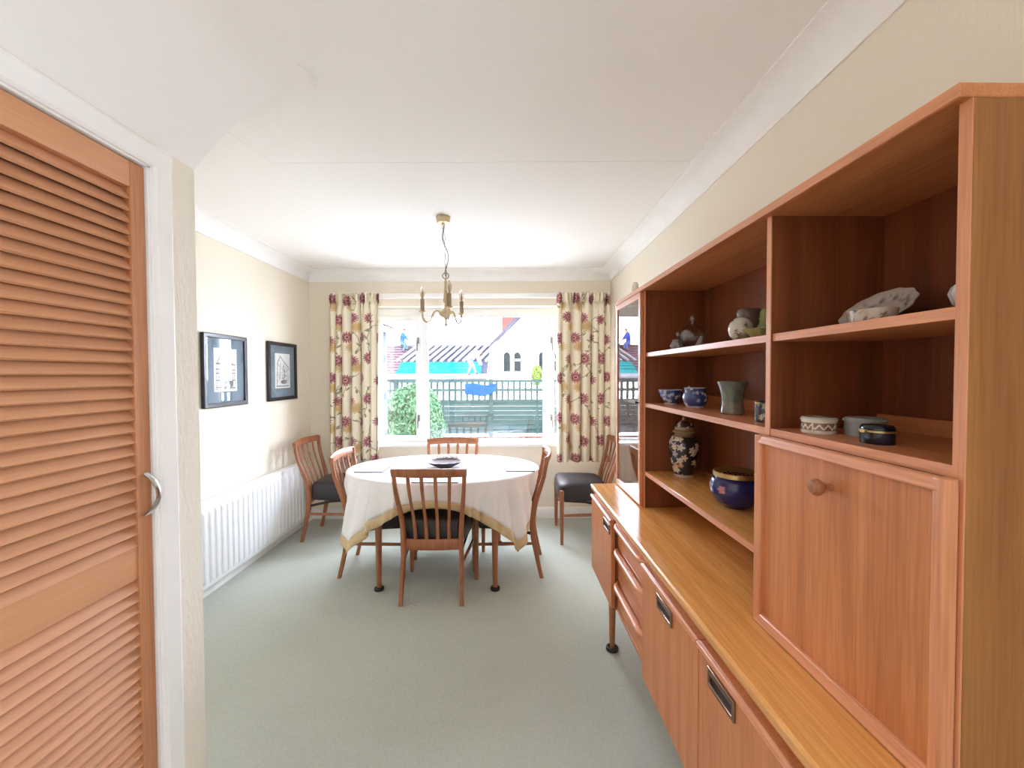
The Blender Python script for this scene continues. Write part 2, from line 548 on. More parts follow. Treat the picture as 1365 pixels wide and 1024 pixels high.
door = struct_empty('door_1', (0, 0, 0))
door['label'] = 'cedar louvred cupboard door with chrome bow handle'
LX0, LX1 = XD - 0.040, XD - 0.006
D0, D1 = DY0 + 0.016, DY1 - 0.017
ST = 0.047
MB().box(LX0, LX1, D1 - ST, D1, 0.012, DZ - 0.016).build('stile', M['louvre_z'], door, 0.002)
MB().box(LX0, LX1, D0, D0 + ST, 0.012, DZ - 0.016).build('stile', M['louvre_z'], door, 0.002)
MB().box(LX1 - 0.006, LX1 + 0.004, D1 - ST - 0.004, D1 - ST + 0.006, 0.14, DZ - 0.09).build('bead', M['louvre_z'], door, 0.002)
rails = [(DZ - 0.092, DZ - 0.016), (0.806, 0.902), (0.012, 0.15)]
for z0, z1 in rails:
    MB().box(LX0, LX1 - 0.001, D0 + ST, D1 - ST, z0, z1).build('rail', M['louvre'], door, 0.002)
slat_me = MB().box(-0.0230, 0.0230, D0 + ST - 0.002, D1 - ST + 0.002, -0.0036, 0.0036).mesh('slat', M['louvre'], smooth=False)
pitch = 0.0331
def slats(z0, z1):
    n = int(round((z1 - z0) / pitch))
    for k in range(n):
        z = z0 + (k + 0.5) * (z1 - z0) / n
        o = piece(slat_me, 'slat', door, (LX1 - 0.0155, 0, z), (0, math.radians(53 + random.uniform(-1.2, 1.2)), 0))
slats(0.902, DZ - 0.092)
slats(0.15, 0.806)
hz0, hz1 = 0.985, 1.108
hp = []
for k in range(13):
    t = k / 12
    hp.append((LX1 + 0.002 + 0.038 * math.sin(PI * t) ** 0.8, 1.247, hz0 + (hz1 - hz0) * t))
MB().sweep(hp, [(0.0075 + 0.003 * abs(2*k/12-1), 0.0042) for k in range(13)], (0, 1, 0), 10, 2.4).build('handle', M['chrome'], door)

# ------------------------------------------------------------------ main window
win = struct_empty('window_1', (0, 0, 0))
FY0, FY1 = YB + 0.13, YB + 0.20
MB().ring((WX0, WX1, WZ0, WZ1), (-1.315, 0.775, 0.745, 1.978), 'Y', FY0, FY1).build('frame', M['upvc'], win, 0.004)
for x0, x1 in ((-0.925, -0.845), (0.311, 0.391)):
    MB().box(x0, x1, FY0 + 0.001, FY1 - 0.001, 0.742, 1.98).build('mullion', M['upvc'], win, 0.004)
def sash(o, i):
    s = MB().ring(o, i, 'Y', FY0 - 0.018, FY0 + 0.03).build('sash', M['upvc'], win, 0.005)
    for yy_ in (FY0 - 0.002, FY0 + 0.016):
        MB().box(i[0] - 0.004, i[1] + 0.004, yy_, yy_ + 0.004, i[2] - 0.004, i[3] + 0.004).build('pane', M['glass'], s, smooth=False)
sash((-1.318, -0.900, 0.742, 1.982), (-1.296, -0.957, 0.787, 1.930))
sash((0.366, 0.778, 0.742, 1.982), (0.420, 0.756, 0.787, 1.930))
for yy_ in (FY0 + 0.021, FY0 + 0.039):
    MB().box(-0.849, 0.315, yy_, yy_ + 0.004, 0.741, 1.982).build('pane', M['glass'], win, smooth=False)
MB().ring((-0.850, 0.316, 0.740, 1.983), (-0.843, 0.309, 0.748, 1.975), 'Y', FY0 + 0.004, FY0 + 0.02).build('glazing_bead', plain('grey_gasket', S(120, 128, 134), 0.6), win)
def stay(x, z, sgn):
    h = MB().box(x - 0.011, x + 0.011, FY0 - 0.030, FY0 - 0.018, z - 0.028, z + 0.032).build('window_handle', M['satin'], win, 0.003)
    MB().sweep([(x, FY0 - 0.030, z + 0.018), (x, FY0 - 0.048, z + 0.012), (x + 0.004*sgn, FY0 - 0.052, z - 0.04), (x + 0.006*sgn, FY0 - 0.046, z - 0.10)],
               [(0.008, 0.006), (0.008, 0.007), (0.007, 0.005), (0.005, 0.004)], (1, 0, 0)).build('lever', M['satin'], h)
for z in (1.735, 0.965):
    stay(-0.930, z, -1); stay(0.395, z, 1)
MB().box(WX0 - 0.02, WX1 + 0.02, YB - 0.035, FY0 + 0.01, 0.700, 0.728).build('sill', M['white'], win, 0.006, 3)
# side window behind the viewer, added to brighten the near room
rw = struct_empty('fill_window', (0, 0, 0))
MB().ring((SY0, SY1, SZ0, SZ1), (SY0 + 0.06, SY1 - 0.06, SZ0 + 0.06, SZ1 - 0.06), 'X', XR + 0.04, XR + 0.10).build('frame', M['upvc'], rw, 0.004)
MB().box(XR + 0.041, XR + 0.099, -1.19, -1.11, SZ0 + 0.05, SZ1 - 0.05).build('mullion', M['upvc'], rw, 0.004)
for a, bb in ((SY0 + 0.05, -1.18), (-1.12, SY1 - 0.05)):
    MB().box(XR + 0.066, XR + 0.072, a, bb, SZ0 + 0.05, SZ1 - 0.05).build('pane', M['glass'], rw, smooth=False)

# ================================================================== wall unit: sideboard base
UX, UY, UR = 0.488, 0.600, 0.020
L = 1.82
sb = thing('sideboard', 'long teak sideboard with polished top along the right wall', 'sideboard', (UX, UY, 0), UR)
MB().prism([(0.006, 0.765), (0.0, 0.758), (0.004, 0.736), (0.012, 0.733), (0.46, 0.733), (0.46, 0.765)], 'Y', 0.0, L).build('worktop', M['teak_top'], sb, 0.0015, ang=15)
MB().box(0.026, 0.44, 0.01, L - 0.01, 0.700, 0.733).build('top_rail', M['teak_y'], sb)
MB().box(0.032, 0.45, 0.006, L - 0.006, 0.275, 0.295).build('bottom_panel', M['teak_y'], sb, 0.002)
MB().box(0.444, 0.456, 0.006, L - 0.006, 0.28, 0.732).build('back_panel', M['teak_y'], sb)
for s0 in (0.004, L - 0.024):
    MB().box(0.030, 0.456, s0, s0 + 0.020, 0.275, 0.733).build('end_panel', M['teak_z'], sb, 0.002)
SEC = [0.0, 0.480, 0.928, 1.374, L]
for s0 in SEC[1:4]:
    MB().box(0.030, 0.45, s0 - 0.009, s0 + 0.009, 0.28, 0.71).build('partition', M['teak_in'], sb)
def cup_handle(parent, s0, s1, z0, z1):
    h = MB().ring((s0, s1, z0, z1), (s0 + 0.009, s1 - 0.009, z0 + 0.009, z1 - 0.006), 'X', 0.000, 0.012).build('handle', M['bronze'], parent, 0.002)
    MB().box(0.0052, 0.0065, s0 + 0.004, s1 - 0.004, z0 + 0.004, z1 - 0.004).build('recess', M['dark'], h)
    MB().prism([(0.0055, z1 - 0.008), (0.0015, z1 - 0.008), (0.0015, z1 - 0.012), (0.0048, z1 - 0.022)], 'Y', s0 + 0.008, s1 - 0.008).build('grip', M['bronze'], h)
def base_door(s0, s1, hs):
    d = MB().box(0.006, 0.028, s0 + 0.0015, s1 - 0.0015, 0.283, 0.706).build('door', M['teak_z'], sb, 0.003)
    MB().prism([(0.006, 0.708), (-0.002, 0.704), (-0.002, 0.692), (0.006, 0.688)], 'Y', s0 + 0.0015, s1 - 0.0015).build('finger_lip', M['teak_edge'], d, 0.0015)
    cup_handle(d, hs[0], hs[1], 0.630, 0.678)
base_door(SEC[0] + 0.004, SEC[1], (0.305, 0.425))
base_door(SEC[1], SEC[2], (0.650, 0.772))
base_door(SEC[3], SEC[4] - 0.004, (1.392, 1.512))
for z0, z1 in ((0.585, 0.703), (0.425, 0.582), (0.297, 0.422)):
    d = MB().box(0.036, 0.052, SEC[2] + 0.010, SEC[3] - 0.010, z0, z1).build('drawer', M['teak_y'], sb, 0.002)
    pts = []; sz = []
    n = 16
    for k in range(n + 1):
        t = k / n
        s = SEC[2] + 0.012 + t * (SEC[3] - SEC[2] - 0.024)
        e = min(1.0, min(t, 1 - t) / 0.10)
        e = e * e * (3 - 2 * e)
        pts.append((0.034 - 0.018 * e, s, z1 - 0.011)); sz.append((0.010, 0.006 + 0.008 * e))
    MB().sweep(pts, sz, (0, 0, 1), 12, 3.0).build('drawer_lip', M['teak_edge'], d)
leg_me = MB().lathe([(0, 0.0), (0.012, 0.0), (0.013, 0.01), (0.019, 0.275), (0, 0.276)], 16).mesh('leg', M['chair_wood'])
cup_me = MB().lathe([(0, 0), (0.030, 0), (0.032, 0.006), (0.030, 0.016), (0.022, 0.020), (0.018, 0.012), (0, 0.012)], 20).mesh('foot_cup', M['dark'])
for s in (0.30, 1.50):
    for x in (0.045, 0.40):
        lg = piece(leg_me, 'leg', sb, (x, s, 0.0))
        piece(cup_me, 'foot_cup', lg, (0, 0, 0))

# ------------------------------------------------------------------ hutch on top
hu = thing('display_hutch', 'tall teak display hutch standing on the long sideboard', 'wall unit', (UX, UY, 0), UR)
HX, HB = 0.165, 0.452
ZB, ZT = 0.766, 1.810
DV, GV = 0.455, 1.390
def panel(name, s0, s1, z0, z1, mat=M['teak_z'], x0=HX, x1=HB, edge=True, par=hu):
    p = MB().box(x0 + (0.003 if edge else 0), x1, s0, s1, z0, z1).build(name, mat, par, 0.0008, 1)
    if edge:
        MB().box(x0, x0 + 0.003, s0, s1, z0, z1).build('lipping', M['teak_edge_z' if z1 - z0 > 0.2 else 'teak_edge'], p, 0.0008, 1)
    return p
M['teak_shaded'] = wood('teak_shaded_side', S(140, 88, 42), S(158, 102, 50), S(170, 114, 60), axis='Z', rough=0.4, across=26)  # same teak, coloured darker and yellower to put shade on the near end
panel('side_panel', 0.0, 0.018, ZB, ZT - 0.020, M['teak_shaded'])
panel('side_panel', L - 0.018, L, ZB, ZT - 0.020)
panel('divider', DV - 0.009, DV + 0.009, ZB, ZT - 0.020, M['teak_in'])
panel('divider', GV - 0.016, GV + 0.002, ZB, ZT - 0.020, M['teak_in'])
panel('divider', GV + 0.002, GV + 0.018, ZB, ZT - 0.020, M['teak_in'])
t = MB().box(HX - 0.017, HB, -0.001, L + 0.002, ZT - 0.020, ZT).build('top_panel', M['teak_y'], hu, 0.002)
MB().box(HX - 0.020, HX - 0.017, -0.001, L + 0.002, ZT - 0.020, ZT).build('lipping', M['teak_edge'], t, 0.0008, 1)
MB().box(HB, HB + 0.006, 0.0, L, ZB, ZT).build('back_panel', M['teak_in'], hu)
Z1, Z2, Z3 = 1.498, 1.262, 0.938
TH = 0.019
shx = 0.006
panel('shelf', DV + 0.009, GV - 0.016, Z1 - TH, Z1, M['teak_y'], HX + shx)
panel('shelf', 0.018, DV - 0.009, Z1 - TH, Z1, M['teak_y'], HX + shx)
panel('shelf', DV + 0.009, GV - 0.016, Z2 - TH, Z2, M['teak_y'], HX + 0.002)
panel('shelf', 0.018, DV - 0.009, Z2 - TH, Z2, M['teak_y'], HX + 0.002)
panel('shelf', DV + 0.009, GV - 0.016, Z3 - TH, Z3, M['teak_top'], HX + 0.002)
panel('shelf', GV + 0.018, L - 0.018, Z2 - TH, Z2, M['teak_y'], HX + 0.02)
panel('shelf', GV + 0.018, L - 0.018, ZB, ZB + TH, M['teak_y'], HX + 0.006)
panel('bottom_panel', 0.018, DV - 0.009, ZB + 0.002, ZB + TH, M['teak_y'], HX + 0.004, edge=False)
for (a, bb) in ((DV + 0.009, GV - 0.016), (0.018, DV - 0.009)):
    MB().box(HB - 0.014, HB - 0.002, a, bb, Z2, Z2 + 0.035).build('shelf_stop', M['teak_y'], hu)
# drop-front desk flap
fl = MB().box(HX - 0.012, HX + 0.002, 0.006 + 0.02, DV - 0.002, ZB + 0.02, Z2 - TH - 0.012).build('drop_front', M['teak_z'], hu)
o0, o1, oz0, oz1 = 0.004, DV + 0.012, ZB + 0.002, Z2 - TH + 0.002
w = 0.022
fx0, fx1 = HX - 0.026, HX - 0.001
def bar(poly, axis, a0, a1, nm):
    return MB().prism(poly, axis, a0, a1).build(nm, M['teak_edge_z' if axis == 'Z' else 'teak_edge'], fl, 0.004, 3)
bar([(fx0, o0), (fx1, o0), (fx1, o0 + w), (fx0 + 0.004, o0 + w)], 'Z', oz0, oz1, 'frame_bar')
bar([(fx0 + 0.004, o1 - w), (fx1, o1 - w), (fx1, o1), (fx0, o1)], 'Z', oz0, oz1, 'frame_bar')
bar([(fx0 + 0.001, oz1 - w), (fx1, oz1 - w), (fx1, oz1 - 0.001), (fx0 + 0.006, oz1 - 0.001)], 'Y', o0 + 0.002, o1 - 0.002, 'frame_bar')
bar([(fx0 - 0.001, oz0), (fx1, oz0), (fx1, oz0 + w + 0.003), (fx0 + 0.005, oz0 + w + 0.003)], 'Y', o0 + 0.002, o1 - 0.002, 'frame_bar')
kn = MB().lathe([(0, 0), (0.008, 0), (0.007, 0.006), (0.0065, 0.012), (0.012, 0.018), (0.0165, 0.026), (0.0165, 0.032), (0.012, 0.039), (0, 0.042)], 20)
kn.xform(Matrix.Translation((HX - 0.012, 0.232, 1.172)) @ Matrix.Rotation(-PI/2, 4, 'Y'))
kn.build('knob', M['chair_wood'], fl)
# glazed door
g0, g1, gz0, gz1 = GV + 0.003, L - 0.001, ZB + 0.004, ZT - 0.021
gd = MB().ring((g0, g1, gz0, gz1), (g0 + 0.026, g1 - 0.026, gz0 + 0.028, gz1 - 0.028), 'X', HX - 0.018, HX - 0.001).build('glazed_door', M['teak_edge'], hu, 0.003)
MB().box(HX - 0.012, HX - 0.008, g0 + 0.022, g1 - 0.022, gz0 + 0.024, gz1 - 0.024).build('pane', M['cab_glass'], gd, smooth=False)
kb = MB().lathe([(0, 0), (0.004, 0), (0.004, 0.008), (0.007, 0.012), (0.006, 0.018), (0, 0.019)], 12)
kb.xform(Matrix.Translation((HX - 0.018, g0 + 0.014, 1.262)) @ Matrix.Rotation(-PI/2, 4, 'Y'))
kb.build('knob', M['dark'], gd)

# ================================================================== table, cloth, chairs
TC = (-0.50, 3.07); TA, TB, TZ = 0.695, 0.49, 0.722
tb = thing('dining_table', 'oval teak dining table hidden under the white cloth', 'table', (TC[0], TC[1], 0))
MB().lathe([(0, TZ - 0.026), (1.0, TZ - 0.026), (1.0, TZ - 0.004), (0, TZ - 0.004)], 64, sx=TA - 0.020, sy=TB - 0.020).build('table_top', M['teak_top'], tb)
MB().ring((-0.42, 0.42, -0.34, 0.34), (-0.40, 0.40, -0.32, 0.32), 'Z', TZ - 0.10, TZ - 0.027).build('apron', M['teak_x'], tb, 0.003)
tleg = MB().lathe([(0, 0.012), (0.014, 0.012), (0.016, 0.03), (0.026, TZ - 0.08), (0.026, TZ - 0.027), (0, TZ - 0.026)], 16).mesh('leg', M['chair_wood'])
tcup = MB().lathe([(0, 0), (0.030, 0), (0.032, 0.006), (0.030, 0.016), (0.021, 0.022), (0.016, 0.013), (0, 0.013)], 20).mesh('foot_cup', M['dark'])
for sx in (-0.37, 0.385):
    for sy in (-0.375, 0.375):
        lg = piece(tleg, 'leg', tb, (sx, sy * 0.98, 0)); piece(tcup, 'foot_cup', lg)

# cloth: rectangle draped over the oval top
HXC, HYC, HEM = 0.905, 0.655, 0.052
def rect_r(th, hx, hy):
    c, s = abs(math.cos(th)), abs(math.sin(th))
    return min(hx / c if c > 1e-6 else 9, hy / s if s > 1e-6 else 9)
def ell_r(th):
    return 1 / math.sqrt((math.cos(th) / TA) ** 2 + (math.sin(th) / TB) ** 2)
ca = math.atan2(HYC, HXC)
ths = sorted(set([round(2 * PI * k / 480, 6) for k in range(480)] + [round(x % (2*PI), 6) for x in (ca, PI - ca, PI + ca, -ca)]))
def cloth_pt(th, rr):
    re = ell_r(th)
    dx, dy = math.cos(th), math.sin(th)
    if rr <= re - 0.012:
        return (dx * rr, dy * rr, TZ)
    d = rr - re
    if d < 0.012:                       # rounded edge
        a = (d + 0.012) / 0.024 * PI / 2
        return (dx * (re - 0.012 + 0.0135 * math.sin(a)), dy * (re - 0.012 + 0.0135 * math.sin(a)), TZ - 0.0135 * (1 - math.cos(a)))
    d2 = d - 0.012
    fold = math.sin(th * 21 + 1.1 * math.sin(th * 3)) * 0.55 + 0.45 * math.sin(th * 43 + 0.7)
    cn = max(0.0, 1 - min(abs(((th - c + PI) % (2*PI)) - PI) for c in (ca, PI - ca, PI + ca, -ca)) / 0.30)
    out = 0.0015 + d2 * (0.03 + 0.17 * cn) + fold * min(0.045, d2 * (0.24 + 0.10 * cn))
    x, y = dx * (re + out), dy * (re + out)
    z = TZ - 0.0135 - d2 * (0.97 - 0.07 * cn)
    # backs of the chairs press the hanging cloth in a little
    k = max(0.0, TZ - 0.035 - z)
    def soft(t): return max(0.0, min(1.0, t))
    w_ = soft((0.34 - abs(y)) / 0.10)
    if x < -0.5: x = x * (1 - w_) + max(x, -TA + 0.012 + 0.36 * k) * w_
    if x > 0.5: x = x * (1 - w_) + min(x, TA - 0.012 - 0.36 * k) * w_
    w2 = soft((0.26 - abs(x)) / 0.08)
    if y < -0.3: y = y * (1 - w2) + max(y, -TB + 0.006 + 0.24 * k) * w2
    if y > 0.3: y = y * (1 - w2) + min(y, TB - 0.006 - 0.24 * k) * w2
    return (x, y, z)
def cloth_mesh(radii_fn, center):
    mb = MB()
    n = len(ths)
    rows = None
    vs, fs = [], []
    if center: vs.append((0, 0, TZ))
    base = len(vs)
    nr = None
    for th in ths:
        rr = radii_fn(th); nr = len(rr)
        for r in rr: vs.append(cloth_pt(th, r))
    for q in range(n):
        r_ = (q + 1) % n
        if center: fs.append((0, base + q * nr, base + r_ * nr))
        for k in range(nr - 1):
            fs.append((base + q*nr + k, base + q*nr + k + 1, base + r_*nr + k + 1, base + r_*nr + k))
    mb.v, mb.f = vs, fs
    return mb
def r_inner(th):
    re = ell_r(th); ri = rect_r(th, HXC - HEM, HYC - HEM)
    a = [re * t for t in (0.3, 0.6, 0.85)] + [re - 0.012, re - 0.006, re, re + 0.006, re + 0.012]
    return a + [re + 0.012 + (ri - re - 0.012) * k / 8 for k in range(1, 9)]
def r_hem(th):
    ri = rect_r(th, HXC - HEM, HYC - HEM); ro = rect_r(th, HXC, HYC)
    return [ri + (ro - ri) * k / 3 for k in range(4)]
cl = cloth_mesh(r_inner, True).build('tablecloth', M['linen'], None, ang=180)
cl.location = (TC[0], TC[1], 0)
tag(cl, 'white tablecloth with tan border draped over the oval table', 'tablecloth')
md = cl.modifiers.new('thickness', 'SOLIDIFY'); md.thickness = 0.0015; md.offset = 1
hm = cloth_mesh(r_hem, False).build('hem_border', M['linen_tan'], cl, ang=180)
md = hm.modifiers.new('thickness', 'SOLIDIFY'); md.thickness = 0.002; md.offset = 1

# chairs --------------------------------------------------------------
POST = [(0.0, -0.235), (0.08, -0.216), (0.18, -0.194), (0.28, -0.178), (0.38, -0.172), (0.46, -0.180), (0.54, -0.198),
        (0.62, -0.226), (0.70, -0.250), (0.78, -0.264), (0.835, -0.266)]
def post_y(z):
    for (z0, y0), (z1, y1) in zip(POST[:-1], POST[1:]):
        if z <= z1: return y0 + (y1 - y0) * (z - z0) / (z1 - z0)
    return POST[-1][1]
def post_x(z):
    if z < 0.38: return 0.186 - 0.010 * (z / 0.38)
    t = min(1.0, (z - 0.38) / 0.45)
    return 0.176 + 0.034 * (t * t * (3 - 2 * t))
def make_chair():
    root = thing('dining_chair', '', 'chair')
    zz = [0, 0.04, 0.09, 0.15, 0.21, 0.28, 0.34, 0.40, 0.46, 0.52, 0.58, 0.64, 0.70, 0.76, 0.80, 0.835]
    for s in (-1, 1):
        pts = [(s * post_x(z), post_y(z), z) for z in zz]
        sz = []
        for z in zz:
            b_ = 0.0135 + 0.0085 * math.exp(-((z - 0.38) / 0.17) ** 2)
            sz.append((0.0125 + 0.003 * math.exp(-((z - 0.38) / 0.2) ** 2), b_))
        MB().sweep(pts, sz, (1, 0, 0), 12, 3.2).build('back_leg', M['chair_wood'], root)
    # crest rail, bowed backwards
    pts = []; sz = []
    for k in range(17):
        u = -1 + k / 8
        x = 0.223 * u
        pts.append((x, -0.268 - 0.030 * (1 - u * u), 0.818 + 0.004 * (1 - u * u)))
        sz.append((0.029 - 0.004 * u * u, 0.0105))
    MB().sweep(pts, sz, (0, -0.18, 1), 12, 3.0).build('crest_rail', M['chair_wood'], root)
    # lower back rail
    pts = [(0.176 * u, post_y(0.36) + 0.004 - 0.012 * (1 - u * u), 0.352) for u in [-1 + k / 4 for k in range(9)]]
    MB().sweep(pts, (0.035, 0.010), (0, 0, 1), 10, 3.5).build('lower_rail', M['chair_wood'], root)
    # four curved splats
    for i in range(4):
        f = -0.6 + 0.4 * i
        pts = []; sz = []
        for k in range(15):
            z = 0.37 + (0.80 - 0.37) * k / 14
            u = f
            x = u * (post_x(z) - 0.004)
            bow = 0.012 + 0.018 * min(1, max(0, (z - 0.37) / 0.43))
            pts.append((x, post_y(z) + 0.004 - bow * (1 - u * u), z))
            sz.append((0.0090 + 0.0022 * math.cos((z - 0.37) / 0.43 * PI) ** 2, 0.0062))
        MB().sweep(pts, sz, (1, 0, 0), 10, 3.0).build('splat', M['chair_wood'], root)
    # front legs
    for s in (-1, 1):
        pr = [(0, 0.0), (0.0125, 0.0), (0.0135, 0.03), (0.019, 0.40), (0.019, 0.435), (0.015, 0.446), (0, 0.449)]
        MB().lathe(pr, 14, (s * 0.222, 0.212, 0)).build('front_leg', M['chair_wood'], root)
    # side stretchers and seat bearers
    for s in (-1, 1):
        MB().sweep([(s * 0.181, post_y(0.235), 0.235), (s * 0.204, 0.03, 0.238), (s * 0.221, 0.207, 0.240)],
                   [(0.0095, 0.0085), (0.0115, 0.0095), (0.0095, 0.0085)], (0, 0, 1), 8, 3).build('stretcher', M['chair_wood'], root)
        MB().sweep([(s * 0.176, post_y(0.30), 0.300), (s * 0.196, 0.02, 0.345), (s * 0.218, 0.19, 0.362)], (0.010, 0.006), (0, 0, 1), 8, 3).build('bearer', M['dark'], root)
    # upholstered seat
    nu, nv = 18, 18
    vs = []; fs = []
    ring_n = 44
    prof = [(0.86, 0.352), (0.97, 0.356), (1.0, 0.372), (1.0, 0.44), (0.995, 0.468), (0.965, 0.487), (0.88, 0.498), (0.6, 0.504), (0.3, 0.506)]
    def out(th):
        c, s = math.cos(th), math.sin(th)
        p = 7.0
        r = (abs(c) ** p + abs(s) ** p) ** (-1 / p)
        x, y = r * c, r * s
        w_ = 0.196 + 0.036 * (y + 1) / 2
        return x * w_, 0.035 + y * 0.198
    for (k, z) in prof:
        for q in range(ring_n):
            x, y = out(2 * PI * (q + 0.5) / ring_n)
            vs.append((x * k, 0.035 + (y - 0.035) * k, z))
    np_ = len(prof)
    for a in range(np_ - 1):
        for q in range(ring_n):
            r_ = (q + 1) % ring_n
            fs.append((a*ring_n+q, a*ring_n+r_, (a+1)*ring_n+r_, (a+1)*ring_n+q))
    fs.append(tuple(range(ring_n))[::-1]); fs.append(tuple(range((np_-1)*ring_n, np_*ring_n)))
    mb = MB(); mb.v, mb.f = vs, fs
    mb.build('seat', M['seat'], root, ang=60)
    return root
chair0 = make_chair()
chairs = [
    ((-0.495, 2.745), 0.0, 'teak slat-back dining chair nearest the viewer, its back in front of the tablecloth'),
    ((-0.968, 3.06), -PI/2 + 0.03, 'teak slat-back dining chair pushed in at the left end of the table'),
    ((-0.028, 3.055), PI/2 - 0.04, 'teak slat-back dining chair pushed in at the right end of the table'),
    ((-0.515, 3.36), PI, 'teak slat-back dining chair on the window side of the table, behind the bowl'),
    ((-1.535, 3.68), -PI/2, 'teak slat-back dining chair against the left wall beside the radiator'),
    ((0.615, 3.635), PI/2, 'teak slat-back dining chair in the corner beyond the sideboard'),
]
for i, ((x, y), rz, lab) in enumerate(chairs):
    c = chair0 if i == 0 else copy_tree(chair0)
    c.location = (x, y, 0); c.rotation_euler = (0, 0, rz)
    tag(c, lab, 'chair', 'matching dining chairs')

# things on the table --------------------------------------------------
def seg_d(X, Y, x0, y0, x1, y1):
    dx, dy = x1 - x0, y1 - y0
    t = np.clip(((X - x0) * dx + (Y - y0) * dy) / (dx * dx + dy * dy + 1e-12), 0, 1)
    return np.hypot(X - x0 - t * dx, Y - y0 - t * dy)
def card(name, mat, w_, h_, th, nu, nv, paint):
    """thin slab with a painted top: local x,y; top at z=th"""
    mb = MB()
    mb.grid(nu, nv, lambda u, v_: ((u - 0.5) * w_, (v_ - 0.5) * h_, th))
    P = [(-w_/2, -h_/2), (w_/2, -h_/2), (w_/2, h_/2), (-w_/2, h_/2)]
    o = len(mb.v)
    c = [0, nu - 1, nu * nv - 1, nu * (nv - 1)]
    mb.v += [(p[0], p[1], 0) for p in P]
    rim = [list(range(nu)), [nu - 1 + j * nu for j in range(nv)], [nu * nv - 1 - i for i in range(nu)], [nu * (nv - 1) - j * nu for j in range(nv)]]
    for k in range(4):
        mb.f.append(tuple(rim[k][::-1]) + (o + k, o + (k + 1) % 4))
    mb.f.append((o + 3, o + 2, o + 1, o))
    me = mb.mesh(name, mat, smooth=False)
    V = np.array([tuple(v_.co) for v_ in me.vertices])
    set_col(me, paint(V[:, 0] / w_ + 0.5, V[:, 1] / h_ + 0.5))
    ob = bpy.data.objects.new(name, me); COL.objects.link(ob)
    return ob
def paint_mat(U, V):
    c = np.tile(lin(208, 216, 226), (len(U), 1))
    rr = np.random.default_rng(3)
    for _ in range(60):
        x, y = rr.uniform(0.28, 0.72), rr.uniform(0.35, 0.65)
        d = np.hypot((U - x), (V - y))
        k = np.clip(1 - d / 0.035, 0, 1)[:, None] * 0.7
        c = c * (1 - k) + lin(96, 104, 124) * k
    e = (np.minimum(np.minimum(U, 1 - U), np.minimum(V, 1 - V)) < 0.012)[:, None]
    return np.where(e, lin(104, 108, 122), c)
for (x, y, rz, lab) in ((-0.995, 3.03, PI/2, 'white placemat with grey drawing at the left end of the table'),
                        (0.055, 3.04, PI/2, 'white placemat at the right end of the table'),
                        (-0.485, 2.70, 0.0, 'white placemat at the near edge of the table, seen through the front chair')):
    o = card('placemat', M['mat_print'], 0.29, 0.20, 0.006, 40, 30, paint_mat)
    o.location = (x, y, TZ + 0.002); o.rotation_euler = (0, 0, rz)
    tag(o, lab, 'placemat', 'placemats on the tablecloth')
def paint_lathe(mb, name, mat, fn, ang=60):
    me = mb.mesh(name, mat, True, ang)
    V = np.array([tuple(v_.co) for v_ in me.vertices])
    set_col(me, fn(V[:, 0], V[:, 1], V[:, 2]))
    o = bpy.data.objects.new(name, me); COL.objects.link(o)
    return o
def densify(prof, n):
    P = [Vector((a, b_, 0)) for a, b_ in prof]
    ds = [0]
    for a, b_ in zip(P[:-1], P[1:]): ds.append(ds[-1] + (b_ - a).length)
    out = []
    for k in range(n):
        t = ds[-1] * k / (n - 1)
        j = max(i for i in range(len(ds)) if ds[i] <= t + 1e-9)
        j = min(j, len(P) - 2)
        f = (t - ds[j]) / max(1e-9, ds[j+1] - ds[j])
        q = P[j].lerp(P[j+1], f)
        out.append((q.x, q.y))
    out[0] = prof[0]; out[-1] = prof[-1]
    return out
def spots(X, Y, Z, seed, n, rad, cols, base, centre, squash=1.0):
    """flower-like blobs scattered over a round pot, in angle/height space"""
    rr = np.random.default_rng(seed)
    th = np.arctan2(Y - centre[1], X - centre[0]); R = np.hypot(X - centre[0], Y - centre[1]) + 1e-6
    c = np.tile(base, (len(X), 1))
    z0, z1 = Z.min(), Z.max(); rm = R.max()
    for k in range(n):
        t, z = rr.uniform(-PI, PI), rr.uniform(z0, z1)
        dth = (th - t + PI) % (2 * PI) - PI
        a = np.arctan2(Z - z, dth * R)
        d = np.hypot(dth * R, (Z - z) * squash) / (rad * rr.uniform(0.7, 1.2))
        pet = 0.75 + 0.25 * np.cos(5 * a)
        col = cols[k % len(cols)]
        inside = (d < pet)[:, None]
        c = np.where(inside, col * (0.75 + 0.25 * np.clip(d / 0.6, 0, 1))[:, None], c)
        c = np.where((d < 0.22)[:, None], lin(200, 160, 70), c)
    return c
# big shallow bowl
prof = densify([(0, 0), (0.058, 0), (0.062, 0.006), (0.105, 0.026), (0.150, 0.051), (0.164, 0.054), (0.162, 0.059), (0.122, 0.047), (0.097, 0.032), (0.05, 0.020), (0, 0.016)], 46)
def paint_bowl(X, Y, Z):
    R = np.hypot(X, Y); th = np.arctan2(Y, X)
    row = (np.arange(len(X)) + 71) // 72
    lip = row[np.argmax(R)]
    under = row <= lip
    n = np.sin(th * 23 + R * 190) * np.sin(th * 9 - R * 80)
    c = np.tile(lin(170, 156, 148), (len(X), 1))
    c = np.where((n > 0.35)[:, None], lin(74, 48, 40), c)
    c = np.where((R < 0.116)[:, None], lin(78, 44, 30), c)
    u = np.where((n > 0.1)[:, None], lin(56, 50, 54), lin(92, 84, 86))
    return np.where(under[:, None], u, c)
o = paint_lathe(MB().lathe(prof, 72), 'serving_bowl', vcol('matt_pottery', 0.55, 0.2), paint_bowl)
o.location = (-0.492, 3.06, TZ + 0.0015)
tag(o, 'wide shallow patterned bowl in the middle of the table', 'bowl')

